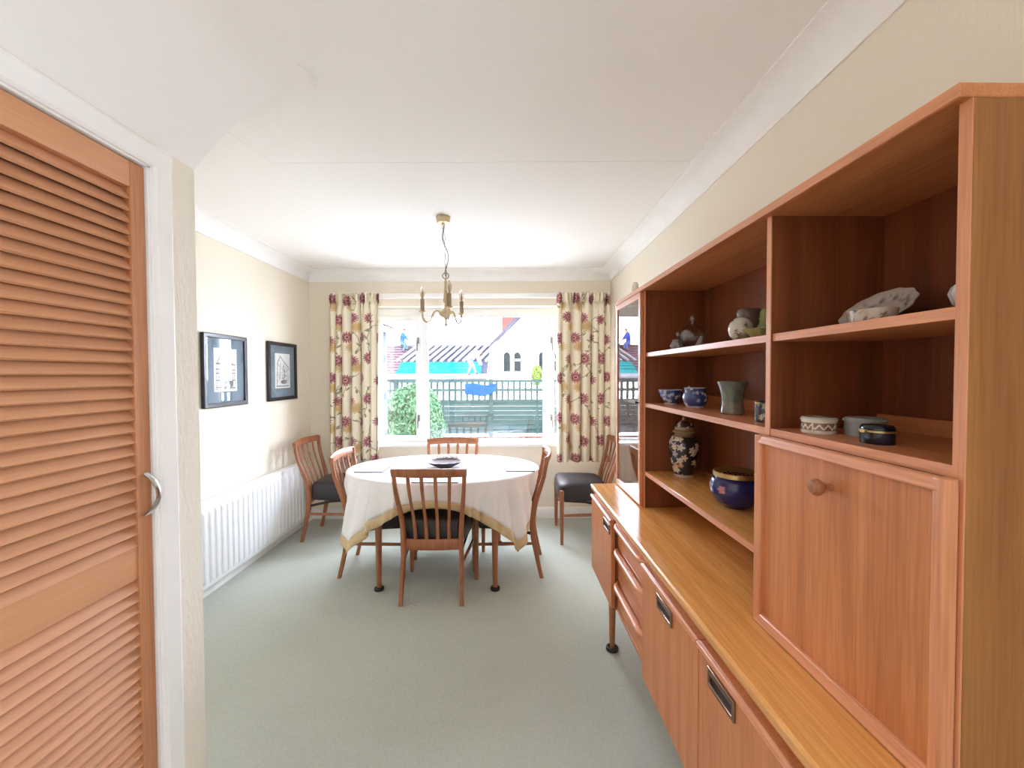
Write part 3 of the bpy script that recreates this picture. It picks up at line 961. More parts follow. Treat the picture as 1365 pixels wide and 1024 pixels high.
# ================================================================== radiator, pictures
ra = thing('radiator', 'long white ribbed panel radiator under the two pictures', 'radiator', (XL, 0, 0))
ry0, ry1, rz0, rz1 = 2.22, 3.78, 0.085, 0.612
ys = []; dep = []
nrib = int((ry1 - ry0 - 0.03) / 0.0545)
ys.append(ry0); dep.append(0)
yy = ry0 + 0.02
for k in range(nrib):
    for f, d in ((0.0, 0), (0.10, 0), (0.22, 1), (0.68, 1), (0.80, 0)):
        ys.append(yy + f * 0.0545); dep.append(d)
    yy += 0.0545
ys.append(ry1); dep.append(0)
rows = [(rz0, 0), (rz0 + 0.028, 0), (rz0 + 0.046, 1), (rz1 - 0.062, 1), (rz1 - 0.044, 0), (rz1 - 0.006, 0), (rz1, 0)]
vs = []; fs = []
for ri, (z, g) in enumerate(rows):
    for y, d in zip(ys, dep):
        vs.append((0.083 + (0.011 if (g and d) else 0.0) - (0.004 if ri in (0, len(rows)-1) else 0), y, z))
nY = len(ys)
for a in range(len(rows) - 1):
    for k in range(nY - 1):
        fs.append((a*nY+k, a*nY+k+1, (a+1)*nY+k+1, (a+1)*nY+k))
mb = MB(); mb.v, mb.f = vs, fs
o = mb.build('front_panel', M['radiator'], ra, ang=35)
md = o.modifiers.new('thickness', 'SOLIDIFY'); md.thickness = 0.006; md.offset = -1
md = o.modifiers.new('bevel', 'BEVEL'); md.width = 0.004; md.segments = 2; md.limit_method = 'ANGLE'
MB().box(0.030, 0.076, ry0 + 0.004, ry1 - 0.004, rz0 + 0.004, rz1 - 0.004).build('core', M['radiator'], ra, 0.004)
MB().box(0.024, 0.088, ry0 - 0.002, ry1 + 0.002, rz1 - 0.004, rz1 + 0.006).build('top_grille', M['radiator'], ra, 0.003)
MB().box(0.026, 0.084, ry1 - 0.001, ry1 + 0.003, rz0 + 0.002, rz1).build('side_cover', M['radiator'], ra, 0.002)
for y in (2.6, 3.5):
    MB().box(0.004, 0.034, y - 0.02, y + 0.02, 0.16, 0.54).build('bracket', M['radiator'], ra, 0.003)
MB().tube([(0.055, ry1 + 0.003, 0.115), (0.055, ry1 + 0.055, 0.115)], 0.008, 10).build('union', M['chrome'], ra)
MB().lathe([(0, 0.0), (0.008, 0.0), (0.008, 0.10), (0.014, 0.105), (0.015, 0.14), (0.010, 0.148), (0, 0.149)], 14, (0.055, ry1 + 0.06, 0)).build('valve', M['radiator'], ra)

def paint_tudor(U, V):
    c = np.tile(lin(238, 238, 236), (len(U), 1)); ink = np.zeros(len(U))
    def ln(x0, y0, x1, y1, w_=0.010, a=1.0):
        nonlocal ink
        ink = np.maximum(ink, a * np.clip(1.6 - seg_d(U, V, x0, y0, x1, y1) / w_, 0, 1))
    rr = np.random.default_rng(11)
    for x0 in (0.22, 0.52):
        ln(x0 - 0.08, 0.66, x0 + 0.08, 0.86, 0.012); ln(x0 + 0.08, 0.86, x0 + 0.26, 0.66, 0.012); ln(x0 - 0.1, 0.65, x0 + 0.28, 0.65, 0.012)
    for z in (0.10, 0.26, 0.42, 0.52, 0.64):
        ln(0.08, z, 0.92, z + rr.uniform(-0.02, 0.02), 0.009)
    for x in np.linspace(0.1, 0.9, 10):
        ln(x, 0.26, x + rr.uniform(-0.03, 0.03), 0.64, 0.008, 0.8)
        ln(x, 0.10, x + 0.02, 0.26, 0.008, 0.6)
    for _ in range(70):
        x, y = rr.uniform(0.1, 0.9), rr.uniform(0.08, 0.62)
        ln(x, y, x + rr.uniform(-0.08, 0.08), y + rr.uniform(-0.06, 0.06), 0.006, rr.uniform(0.3, 0.9))
    ink = np.maximum(ink, 0.85 * ((np.hypot((U - 0.74) / 0.09, (V - 0.20) / 0.10) < 1)))
    ink = np.maximum(ink, 0.6 * ((V > 0.05) & (V < 0.075) & (U > 0.05) & (U < 0.92)))
    ed = np.minimum(np.minimum(U, 1 - U), np.minimum(V, 1 - V)) < 0.04
    ink = np.where(ed, 0, ink)
    return c * (1 - ink[:, None] * 0.82)
def paint_arch(U, V):
    c = np.tile(lin(238, 238, 236), (len(U), 1)); ink = np.zeros(len(U))
    rr = np.random.default_rng(5)
    def ln(x0, y0, x1, y1, w_=0.010, a=1.0):
        nonlocal ink
        ink = np.maximum(ink, a * np.clip(1.6 - seg_d(U, V, x0, y0, x1, y1) / w_, 0, 1))
    ln(0.12, 0.08, 0.16, 0.72, 0.014); ln(0.16, 0.72, 0.34, 0.92, 0.014); ln(0.34, 0.92, 0.62, 0.74, 0.012); ln(0.62, 0.74, 0.90, 0.60, 0.014)
    ln(0.36, 0.70, 0.30, 0.25, 0.012); ln(0.56, 0.72, 0.62, 0.30, 0.012)
    for _ in range(150):
        x, y = rr.uniform(0.45, 0.92), rr.uniform(0.1, 0.62)
        ln(x, y, x + rr.uniform(-0.07, 0.07), y + rr.uniform(-0.05, 0.05), 0.007, rr.uniform(0.4, 1))
    for _ in range(50):
        x, y = rr.uniform(0.1, 0.35), rr.uniform(0.08, 0.85)
        ln(x, y, x + rr.uniform(-0.05, 0.05), y + rr.uniform(-0.08, 0.08), 0.006, rr.uniform(0.3, 0.9))
    ink = np.maximum(ink, 0.85 * (np.hypot((U - 0.58) / 0.22, (V - 0.18) / 0.06) < 1))
    ln(0.08, 0.06, 0.9, 0.06, 0.012)
    ed = np.minimum(np.minimum(U, 1 - U), np.minimum(V, 1 - V)) < 0.03
    ink = np.where(ed, 0, ink)
    return c * (1 - ink[:, None] * 0.85)
def picture(y0, y1, z0, z1, paint, lab):
    # local x across, y up, z out of the wall
    w_, h_ = y1 - y0, z1 - z0
    r = thing('framed_picture', lab, 'picture', (XL + 0.001, (y0 + y1) / 2, (z0 + z1) / 2), 0, 'framed ink drawings')
    r.rotation_euler = (PI/2, 0, PI/2)
    f = 0.030
    MB().ring((-w_/2, w_/2, -h_/2, h_/2), (-w_/2 + f, w_/2 - f, -h_/2 + f, h_/2 - f), 'Z', 0.0, 0.024).build('frame', M['black_frame'], r, 0.005, 3)
    MB().box(-w_/2 + 0.01, w_/2 - 0.01, -h_/2 + 0.01, h_/2 - 0.01, 0.004, 0.010).build('mount_board', M['mount_blue'], r)
    pw, ph = w_ * 0.52, h_ * 0.60
    p = card('print', M['print'], pw, ph, 0.0015, 90, 130, paint)
    p.parent = r; p.location = (0, 0.005, 0.010)
    MB().box(-w_/2 + 0.026, w_/2 - 0.026, -h_/2 + 0.026, h_/2 - 0.026, 0.0145, 0.0165).build('glazing', M['pic_glass'], r, smooth=False)
    return r
picture(2.640, 3.080, 1.188, 1.675, paint_tudor, 'black framed ink drawing of gabled houses, nearer the viewer on the left wall')
picture(3.350, 3.790, 1.188, 1.675, paint_arch, 'black framed ink drawing of an archway, nearer the window on the left wall')

# ================================================================== curtains
def curtain_paint(S_, T_, seed):
    """S_ across the flat cloth (m), T_ up (m)"""
    rr = np.random.default_rng(seed)
    c = np.tile(lin(240, 231, 208), (len(S_), 1))
    # tendrils
    for k in range(26):
        x = rr.uniform(0, S_.max()); y = rr.uniform(-0.1, 1.6); a = rr.uniform(0.9, 2.2)
        for q in range(14):
            a += rr.uniform(-0.45, 0.45)
            x2, y2 = x + 0.032 * math.cos(a), y + 0.032 * math.sin(a)
            near = (np.abs(S_ - x) < 0.06) & (np.abs(T_ - y) < 0.06)
            d = np.full(len(S_), 9.0); d[near] = seg_d(S_[near], T_[near], x, y, x2, y2)
            kk = np.clip(1.5 - d / 0.0032, 0, 1)[:, None] * 0.75
            c = c * (1 - kk) + lin(140, 138, 116) * kk
            if q % 2 == 0:
                lx, ly = x + rr.uniform(-0.022, 0.022), y + rr.uniform(-0.012, 0.012)
                b_ = a + rr.uniform(-1.2, 1.2)
                du = (S_ - lx) * math.cos(b_) + (T_ - ly) * math.sin(b_); dv = -(S_ - lx) * math.sin(b_) + (T_ - ly) * math.cos(b_)
                ins = (np.hypot(du / 0.019, dv / 0.0065) < 1)[:, None]
                c = np.where(ins, lin(150, 146, 122), c)
            x, y = x2, y2
    # flowers
    def flower(x, y, R, kind):
        nonlocal c
        dx, dy = S_ - x, T_ - y
        d = np.hypot(dx, dy) / R; a = np.arctan2(dy, dx)
        pet = np.abs(np.cos(7.5 * a)) ** 0.7
        edge = 0.50 + 0.50 * pet
        ins = d < edge
        if kind == 'rose':
            A, B, Cc = lin(126, 62, 74), lin(186, 124, 128), lin(206, 158, 150)
        else:
            A, B, Cc = lin(196, 164, 116), lin(220, 198, 152), lin(206, 176, 120)
        t = np.clip(pet * np.clip(d * 1.2, 0.15, 1), 0, 1)[:, None]
        col = A * (1 - t) + B * t
        col = np.where(((d > 0.20) & (d < 0.34))[:, None], Cc, col)
        c = np.where(ins[:, None], col, c)
    row = 0
    y = 0.02
    while y < 1.7:
        x = 0.04 + (0.12 if row % 2 else 0.0) + rr.uniform(-0.02, 0.02)
        while x < S_.max() + 0.05:
            if row % 1 == 0:
                flower(x + 0.045 + rr.uniform(-0.01, 0.01), y - 0.075, 0.056, 'tan') if (int(x * 10) + row) % 2 == 0 else None
                flower(x + rr.uniform(-0.015, 0.015), y + rr.uniform(-0.02, 0.02), 0.056, 'rose')
            x += 0.245
        y += 0.19
        row += 1
    return c
def curtain(name, x0t, x1t, x0b, x1b, seed, lab):
    nu, nv = 250, 330
    z0, z1 = 0.575, 2.165
    flat = 0.80
    rr = np.random.default_rng(seed)
    nf = 6.0
    ph = rr.uniform(0, 6, 5)
    me_v = np.zeros((nv * nu, 3)); ss = np.zeros(nv * nu); tt = np.zeros(nv * nu)
    U, V = np.meshgrid(np.linspace(0, 1, nu), np.linspace(0, 1, nv))
    u, v_ = U.ravel(), V.ravel()
    top = np.clip((v_ - 0.945) / 0.055, 0, 1)          # gathered heading
    phs = 2 * PI * nf * (u + 0.035 * np.sin(2 * PI * (1.3 * u) + ph[0]) + 0.02 * np.sin(2 * PI * 2.7 * u + ph[1])) + 0.5 * np.sin(2.2 * v_ + ph[2])
    amp = 0.046 * (0.62 + 0.38 * (1 - v_)) * (1 - 0.75 * np.clip((v_ - 0.90) / 0.05, 0, 1))
    pl = 2 * PI * 15 * u + ph[3]
    y = YB - 0.100 - amp * np.sin(phs) - 0.008 * np.sin(phs * 2.1 + ph[4]) * (1 - v_) - 0.022 * np.sin(pl) * np.clip((v_ - 0.86) / 0.08, 0, 1)
    xa = x0b + (x0t - x0b) * v_ ** 1.5; xb = x1b + (x1t - x1b) * v_ ** 1.5
    x = xa + (xb - xa) * u - 0.016 * np.cos(phs) * (1 - 0.6 * np.clip((v_ - 0.9) / 0.1, 0, 1)) * np.clip(np.minimum(u, 1 - u) / 0.05, 0, 1)
    pinch = np.exp(-((v_ - 0.945) / 0.012) ** 2)
    y = y + 0.016 * pinch
    z = z0 + (z1 - z0) * v_ + 0.006 * np.sin(pl * 0.9) * top - 0.004 * np.sin(phs) * (1 - v_)
    P = np.stack([x, y, z], 1)
    idx = np.arange(nu * nv).reshape(nv, nu)
    F = np.stack([idx[:-1, :-1].ravel(), idx[:-1, 1:].ravel(), idx[1:, 1:].ravel(), idx[1:, :-1].ravel()], 1)
    me = bpy.data.meshes.new(name)
    me.from_pydata(P.tolist(), [], F.tolist())
    for p in me.polygons: p.use_smooth = True
    me.materials.append(M['curtain'])
    set_col(me, curtain_paint(u * flat, v_ * (z1 - z0), seed))
    o = bpy.data.objects.new(name, me); COL.objects.link(o)
    md = o.modifiers.new('thickness', 'SOLIDIFY'); md.thickness = 0.003; md.offset = 0
    tag(o, lab, 'curtain', 'floral window curtains')
    return o
curtain('curtain', -1.715, -1.245, -1.745, -1.265, 21, 'cream floral curtain hanging left of the window')
curtain('curtain', 0.425, 0.925, 0.425, 0.915, 34, 'cream floral curtain hanging right of the window, near the glazed cabinet')
rail = MB().box(-1.73, 0.94, YB - 0.062, YB - 0.001, 2.130, 2.172).build('curtain_rail', M['white'], None, 0.004)
tag(rail, 'white boxed curtain rail across the top of the window', 'curtain rail')

# ================================================================== chandelier
CX, CY = -0.432, 2.69
ch = thing('chandelier', 'three-arm antique brass chandelier hanging above the table', 'chandelier', (CX, CY, ZC))
MB().lathe([(0, 0), (0.043, 0), (0.045, -0.004), (0.045, -0.010), (0.042, -0.013), (0.041, -0.036), (0.036, -0.040), (0.012, -0.042), (0.010, -0.052), (0, -0.053)], 28).build('ceiling_rose', M['brass'], ch, ang=30)
def link_mesh():
    pts = []
    for k in range(20):
        t = 2 * PI * k / 20
        pts.append((0.0062 * math.cos(t), 0, 0.013 * math.sin(t) + (0.006 if math.sin(t) > 0 else -0.006)))
    return MB().tube(pts, 0.0016, 6, True).mesh('chain_link', M['brass_dull'])
lm = link_mesh()
ztop, zbot = -0.062, -0.355
nl = 9
for k in range(nl):
    f = k / (nl - 1)
    piece(lm, 'chain_link', ch, (0.003 * math.sin(3 * f) + 0.012 * f, 0, ztop + (zbot - ztop) * f), (0, 0, (PI/2 if k % 2 else 0.25)))
SX = 0.012
pts = []
for k in range(22):
    f = k / 21
    pts.append((SX * f + 0.004 - 0.022 * math.sin(PI * f) * math.sin(2.2 * PI * f + 0.4) * 1.0, -0.006 * math.sin(PI * f), -0.05 - 0.335 * f))
MB().tube(pts, 0.0028, 8).build('flex', M['cable'], ch)
ringp = [(SX + 0.020 * math.cos(t), 0, -0.372 + 0.018 * math.sin(t)) for t in [2*PI*k/24 for k in range(24)]]
MB().tube(ringp, 0.0032, 8, True).build('hanging_loop', M['brass_dull'], ch)
MB().lathe([(0, -0.388), (0.007, -0.390), (0.006, -0.404), (0.010, -0.408), (0.008, -0.414), (0.010, -0.46), (0.015, -0.510), (0.018, -0.530), (0.014, -0.542), (0.006, -0.548), (0.006, -0.556),
            (0.012, -0.562), (0.009, -0.570), (0.016, -0.580), (0.034, -0.594), (0.042, -0.606), (0.042, -0.618), (0.030, -0.630), (0.014, -0.640), (0.007, -0.652), (0.005, -0.668),
            (0.011, -0.678), (0.010, -0.686), (0.004, -0.694), (0.003, -0.706), (0, -0.712)][::-1], 24, (SX, 0, 0)).build('baluster_stem', M['brass'], ch)
for ang_ in (170, 286, 58):
    a = math.radians(ang_)
    dx, dy = math.cos(a), math.sin(a)
    def P(r, z): return (SX + dx * r, dy * r, z)
    arm = MB().sweep([P(0.030, -0.612), P(0.046, -0.596), P(0.062, -0.590), P(0.078, -0.600), P(0.092, -0.628), P(0.108, -0.655), P(0.128, -0.664), P(0.146, -0.652), P(0.156, -0.628), P(0.158, -0.602)],
               [(0.0064, 0.0064)] * 9 + [(0.007, 0.007)], (dy, -dx, 0), 10, 2).build('arm', M['brass'], ch)
    c = P(0.158, 0)
    MB().lathe([(0, -0.606), (0.010, -0.604), (0.024, -0.594), (0.025, -0.591), (0.010, -0.592), (0, -0.592)], 20, c).build('drip_pan', M['brass'], arm)
    MB().lathe([(0, -0.593), (0.0135, -0.593), (0.0145, -0.588), (0.0135, -0.584), (0.0135, -0.515), (0.0115, -0.512), (0, -0.512)], 16, c).build('candle_tube', M['brass_dull'], arm)
    bl = MB().lathe([(0, -0.513), (0.008, -0.512), (0.010, -0.502), (0.0155, -0.485), (0.0165, -0.474), (0.013, -0.455), (0.006, -0.438), (0, -0.433)], 16, c).build('bulb', M['bulb'], arm)
    MB().lathe([(0, -0.508), (0.004, -0.506), (0.005, -0.485), (0.003, -0.462), (0, -0.458)], 10, c).build('filament', M['filament'], bl)

# ================================================================== ornaments on the shelves
def at(px, X):
    """world depth for an ornament whose centre sits at pixel column px and lateral offset X"""
    return X * 560.0 / (px - 682.0)
def place(o, px, X, z, lab, cat, group=None, rz=0.0):
    o.location = (X, at(px, X), z); o.rotation_euler = (0, 0, rz)
    return tag(o, lab, cat, group)
G_TOP = 'ornaments on the upper hutch shelf'
# crystal domed dish
d = bpy.data.objects.new('crystal_dish', None); COL.objects.link(d)
place(d, 922, 0.785, Z1, 'tall cut crystal dish with domed lid and pointed finial', 'glass dish')
MB().lathe([(0, 0), (0.030, 0), (0.028, 0.006), (0.040, 0.016), (0.054, 0.040), (0.056, 0.052), (0.052, 0.052), (0.036, 0.020), (0, 0.012)], 32).build('dish', M['crystal'], d)
MB().lathe([(0.055, 0.053), (0.057, 0.060), (0.052, 0.082), (0.038, 0.102), (0.018, 0.112), (0.006, 0.118), (0.005, 0.126), (0.011, 0.138), (0.010, 0.148), (0.004, 0.160), (0, 0.163), ][::-1] +
           [(0.052, 0.056), (0.048, 0.080), (0.035, 0.098), (0.016, 0.108), (0, 0.110)], 32).build('lid', M['crystal'], d)
d = bpy.data.objects.new('crystal_jar', None); COL.objects.link(d)
place(d, 902.5, 0.725, Z1, 'small round crystal jar with lid left of the domed dish', 'glass jar')
MB().lathe([(0, 0), (0.022, 0), (0.031, 0.012), (0.033, 0.026), (0.026, 0.042), (0.022, 0.042), (0.028, 0.026), (0.026, 0.012), (0, 0.006)], 28).build('jar', M['crystal'], d)
MB().lathe([(0, 0.0425), (0.025, 0.0425), (0.024, 0.050), (0.012, 0.060), (0.006, 0.066), (0.007, 0.076), (0.004, 0.084), (0, 0.085)], 28).build('lid', M['crystal'], d)
o = MB().lathe([(0, 0), (0.036, 0), (0.037, 0.004), (0.026, 0.020), (0.012, 0.040), (0.010, 0.046), (0, 0.048)], 28).build('crystal_cone', M['crystal'])
place(o, 936, 0.735, Z1, 'small conical crystal ornament right of the domed dish', 'ornament')
# pale egg-shaped pot and dark pot behind
egg = densify([(0, 0), (0.016, 0.001), (0.028, 0.012), (0.034, 0.028), (0.035, 0.038), (0.031, 0.054), (0.020, 0.067), (0.010, 0.072), (0, 0.073)], 40)
def paint_egg(X, Y, Z):
    c = spots(X, Y, Z, 8, 20, 0.0075, [lin(84, 84, 80), lin(110, 108, 98), lin(70, 66, 66)], lin(196, 192, 180), (0, 0), 0.7)
    return c
o = paint_lathe(MB().lathe(egg, 56).xform(Matrix.Rotation(0.30, 4, 'X')), 'sprigged_pot', M['china'], paint_egg)
o.data.transform(Matrix.Translation((0, 0, -min(v_.co.z for v_ in o.data.vertices))))
place(o, 983.5, 0.705, Z1, 'pale egg-shaped pot with dark sprigs in front of the brown pot', 'pot')
o = MB().lathe([(0, 0), (0.022, 0), (0.030, 0.012), (0.037, 0.045), (0.037, 0.070), (0.033, 0.080), (0.036, 0.084), (0.0375, 0.104), (0.033, 0.114), (0.020, 0.118), (0, 0.119)], 36).build('brown_pot', plain('brown_stoneware', S(92, 70, 66), 0.3, var=0.25, vscale=30))
place(o, 997, 0.79, Z1, 'dark brown stoneware lidded pot behind the pale sprigged pot', 'pot')
# green leaf dish standing on edge, and shallow bowl in front of it
M['celadon'] = plain('celery_green_glaze', S(164, 166, 112), 0.25, var=0.12, vscale=30)
def leaf_w(th, r, z): return 1 + 0.05 * math.cos(9 * th)
o = MB().lathe([(0, 0), (0.03, 0.0), (0.052, 0.010), (0.060, 0.016), (0.058, 0.019), (0.050, 0.014), (0.03, 0.005), (0, 0.005)], 54, wob=leaf_w)
o.xform(Matrix.Rotation(-1.12, 4, 'Y'))
zmin = min(p[2] for p in o.v); o.xform(Matrix.Translation((0, 0, -zmin)))
o = o.build('leaf_plate', M['celadon'])
place(o, 1013.5, 0.80, Z1, 'green leaf-edged plate propped upright beside the divider', 'plate')
o = MB().lathe([(0, 0), (0.020, 0), (0.022, 0.004), (0.034, 0.018), (0.046, 0.028), (0.043, 0.030), (0.030, 0.022), (0, 0.008)], 54, wob=leaf_w).build('leaf_bowl', M['celadon'])
place(o, 1013, 0.715, Z1, 'small green leaf-edged bowl in front of the propped plate', 'bowl')

# blue and white bowl
def paint_blue(seed, n=46):
    def f(X, Y, Z):
        c = spots(X, Y, Z, seed, n, 0.009, [lin(206, 212, 226), lin(176, 188, 214), lin(96, 112, 164)], lin(58, 72, 122), (0, 0))
        zr = (Z - Z.min()) / (Z.max() - Z.min())
        return np.where((zr < 0.10)[:, None], lin(196, 198, 206), np.where((zr > 0.965)[:, None], lin(206, 210, 220), c))
    return f
prof = densify([(0, 0), (0.026, 0), (0.026, 0.006), (0.034, 0.014), (0.046, 0.036), (0.053, 0.066), (0.051, 0.067), (0.043, 0.036), (0.031, 0.016), (0, 0.010)], 60)
o = paint_lathe(MB().lathe(prof, 80), 'blue_white_bowl', M['china'], paint_blue(4))
place(o, 893.5, 0.715, Z2, 'blue and white china bowl at the window end of the middle shelf', 'bowl')
# blue and white jug
prof = densify([(0, 0), (0.034, 0), (0.036, 0.006), (0.046, 0.024), (0.049, 0.040), (0.044, 0.056), (0.039, 0.064), (0.042, 0.080), (0.040, 0.081), (0.036, 0.064), (0.045, 0.040), (0.032, 0.010), (0, 0.008)], 70)
j = paint_lathe(MB().lathe(prof, 80), 'jug', M['china'], paint_blue(9))
place(j, 926, 0.745, Z2, 'blue and white china jug beside the blue bowl', 'jug', rz=0.0)
# the handle faces the window end (world +y)
hpts = [(0, 0.038, 0.070), (0, 0.056, 0.082), (0, 0.068, 0.078), (0, 0.072, 0.062), (0, 0.064, 0.044), (0, 0.046, 0.032)]
hb = MB().sweep(hpts, [(0.005, 0.004)] * 6, (1, 0, 0), 10, 2.2)
hme = hb.mesh('handle', M['china']); set_col(hme, np.tile(lin(150, 162, 196), (len(hme.vertices), 1)))
ho = bpy.data.objects.new('handle', hme); COL.objects.link(ho); ho.parent = j
# green grey flared vase
prof = densify([(0, 0), (0.036, 0), (0.038, 0.004), (0.034, 0.030), (0.033, 0.045), (0.037, 0.075), (0.049, 0.110), (0.047, 0.111), (0.034, 0.075), (0.030, 0.045), (0.032, 0.012), (0, 0.008)], 60)
def paint_vase(X, Y, Z):
    n = 0.5 + 0.5 * np.sin(X * 140 + Z * 60) * np.sin(Y * 120 - Z * 90)
    c = lin(92, 102, 92) * (1 - n[:, None] * 0.4) + lin(132, 138, 122) * (n[:, None] * 0.4)
    k = np.clip((0.045 - Z) / 0.012, 0, 1)[:, None]
    return c * (1 - k) + lin(124, 120, 104) * k
o = paint_lathe(MB().lathe(prof, 56), 'flared_vase', M['china'], paint_vase)
place(o, 976, 0.750, Z2, 'grey-green waisted vase with flared rim on the middle shelf', 'vase')
# small black mug with flowers
prof = densify([(0, 0), (0.024, 0), (0.0245, 0.003), (0.0245, 0.058), (0.0225, 0.058), (0.0225, 0.006), (0, 0.006)], 50)
o = paint_lathe(MB().lathe(prof, 64), 'floral_beaker', M['china'], lambda X, Y, Z: spots(X, Y, Z, 12, 18, 0.008, [lin(214, 140, 124), lin(196, 190, 176), lin(150, 156, 120)], lin(46, 48, 60), (0, 0), 0.8))
place(o, 1019, 0.715, Z2, 'small dark beaker with pink flowers by the divider', 'beaker')
# tall lidded jar
prof = densify([(0, 0), (0.042, 0), (0.042, 0.010), (0.044, 0.014), (0.056, 0.075), (0.064, 0.130), (0.063, 0.155), (0.054, 0.178), (0.042, 0.188), (0.040, 0.196), (0, 0.196)], 90)
def paint_jar(X, Y, Z):
    c = spots(X, Y, Z, 16, 58, 0.0155, [lin(204, 188, 176), lin(196, 148, 116), lin(176, 158, 164), lin(206, 196, 170)], lin(40, 42, 46), (0, 0))
    c = np.where((Z < 0.012)[:, None], lin(176, 168, 158), c)
    return np.where((Z > 0.180)[:, None], lin(138, 112, 88), c)
j = paint_lathe(MB().lathe(prof, 96), 'temple_jar', M['china'], paint_jar)
place(j, 911.5, 0.775, Z3, 'tall dark floral lidded jar on the lower shelf', 'jar')
prof = densify([(0, 0.1965), (0.047, 0.1965), (0.050, 0.200), (0.049, 0.205), (0.040, 0.210), (0.041, 0.224), (0.036, 0.240), (0.022, 0.250), (0.008, 0.253), (0.009, 0.260), (0.006, 0.268), (0, 0.272)], 50)
lid = paint_lathe(MB().lathe(prof, 64), 'lid', M['china'], lambda X, Y, Z: np.where(((Z > 0.222) & (Z < 0.250))[:, None],
        spots(X, Y, Z, 2, 26, 0.009, [lin(196, 186, 170), lin(176, 160, 150)], lin(60, 56, 54), (0, 0)), np.tile(lin(150, 122, 92), (len(X), 1))))
lid.parent = j
# cobalt rose bowl with mesh lid
j = bpy.data.objects.new('rose_bowl', None); COL.objects.link(j)
place(j, 982, 0.775, Z3, 'cobalt blue rose bowl with brass mesh lid on the lower shelf', 'bowl')
prof = densify([(0, 0), (0.040, 0), (0.042, 0.005), (0.062, 0.018), (0.082, 0.050), (0.085, 0.074), (0.079, 0.096), (0.068, 0.106), (0.066, 0.106), (0.076, 0.094), (0.081, 0.074), (0.060, 0.022), (0, 0.010)], 70)
def paint_rose(X, Y, Z):
    c = np.tile(lin(24, 30, 92), (len(X), 1))
    th = np.arctan2(Y, X)
    for (t, z, r, col) in ((2.75, 0.076, 0.015, lin(206, 130, 140)), (2.62, 0.064, 0.010, lin(214, 170, 150)), (2.9, 0.060, 0.008, lin(120, 140, 110)), (-2.6, 0.07, 0.013, lin(206, 130, 140))):
        dd = np.hypot(((th - t + PI) % (2*PI) - PI) * 0.083, Z - z)
        k = (dd < r)[:, None]
        c = np.where(k, col * (0.6 + 0.4 * (dd / r))[:, None], c)
    return c
bo = paint_lathe(MB().lathe(prof, 80), 'bowl', M['china'], paint_rose); bo.parent = j
M['mesh_brass'] = plain('gilt_mesh', S(190, 164, 110), 0.35, metal=0.9, var=0.15)
MB().lathe([(0.070, 0.106), (0.073, 0.108), (0.073, 0.122), (0.070, 0.124), (0.068, 0.122), (0.068, 0.108), (0.070, 0.106)], 48).build('lid_band', M['mesh_brass'], j)
for k in range(11):
    u = -0.060 + 0.012 * k
    half = math.sqrt(max(0.0, 0.069 ** 2 - u * u))
    for s in (0, 1):
        pts = []
        for q in range(9):
            v_ = -half + 2 * half * q / 8
            z = 0.122 + 0.010 * (1 - (u * u + v_ * v_) / 0.069 ** 2) + s * 0.0016
            pts.append((u, v_, z) if s == 0 else (v_, u, z))
        MB().sweep(pts, (0.0011, 0.0008), (1, 0, 0) if s == 0 else (0, 1, 0), 6, 2).build('mesh_wire', M['mesh_brass'], j)

# oval plate propped up, with small oval box in front
def paint_plate(X, Y, Z):
    R = np.hypot(X / 0.093, Y / 0.064); th = np.arctan2(Y / 0.072, X / 0.105)
    c = np.tile(lin(198, 188, 176), (len(X), 1))
    rr = np.random.default_rng(14)
    for _ in range(70):
        t = rr.uniform(-PI, PI); r = rr.normal(0.66, 0.07)
        d = np.hypot(X - 0.093 * r * math.cos(t), Y - 0.064 * r * math.sin(t))
        k = (np.clip(1 - d / rr.uniform(0.004, 0.0085), 0, 1) * 0.8)[:, None]
        c = c * (1 - k) + (lin(104, 108, 100) if rr.random() < 0.7 else lin(150, 120, 116)) * k
    return np.where((R > 0.975)[:, None], lin(206, 170, 156), c)
prof = densify([(0, 0), (0.5, 0.0), (0.62, 0.003), (0.80, 0.012), (1.0, 0.017), (1.0, 0.019), (0.80, 0.015), (0.62, 0.006), (0, 0.004)], 60)
mbp = MB().lathe(prof, 96, sx=0.093, sy=0.064, wob=lambda th, r, z: 1 + (0.022 * math.cos(12 * th) if r > 0.7 else 0))
me = mbp.mesh('oval_plate', M['china'], True, 60)
V = np.array([tuple(v_.co) for v_ in me.vertices]); set_col(me, paint_plate(V[:, 0], V[:, 1], V[:, 2]))
me.transform(Matrix.Rotation(PI/2, 4, 'Z') @ Matrix.Rotation(-0.10, 4, 'Z'))
me.transform(Matrix.Rotation(-math.radians(44), 4, 'Y'))
me.transform(Matrix.Translation((0, 0, -min(v_.co.z for v_ in me.vertices))))
o = bpy.data.objects.new('oval_plate', me); COL.objects.link(o)
place(o, 1172, 0.825, Z1, 'scalloped oval china plate propped against the back of the upper shelf', 'plate')
def paint_box_top(X, Y, Z):
    return spots(X, Y, Z, 6, 26, 0.006, [lin(150, 140, 130), lin(120, 112, 108), lin(176, 140, 130)], lin(196, 184, 170), (0, 0))
prof = densify([(0, 0), (0.036, 0), (0.038, 0.004), (0.042, 0.030), (0.040, 0.031), (0.035, 0.006), (0, 0.005)], 40)
o = paint_lathe(MB().lathe(prof, 64, sx=0.85, sy=1.15), 'oval_dish', M['china'], paint_box_top)
place(o, 1160, 0.735, Z1, 'small oval patterned dish in front of the propped plate', 'dish')
prof = densify([(0, 0), (0.03, 0), (0.046, 0.014), (0.052, 0.032), (0.048, 0.044), (0.030, 0.056), (0, 0.060)], 40)
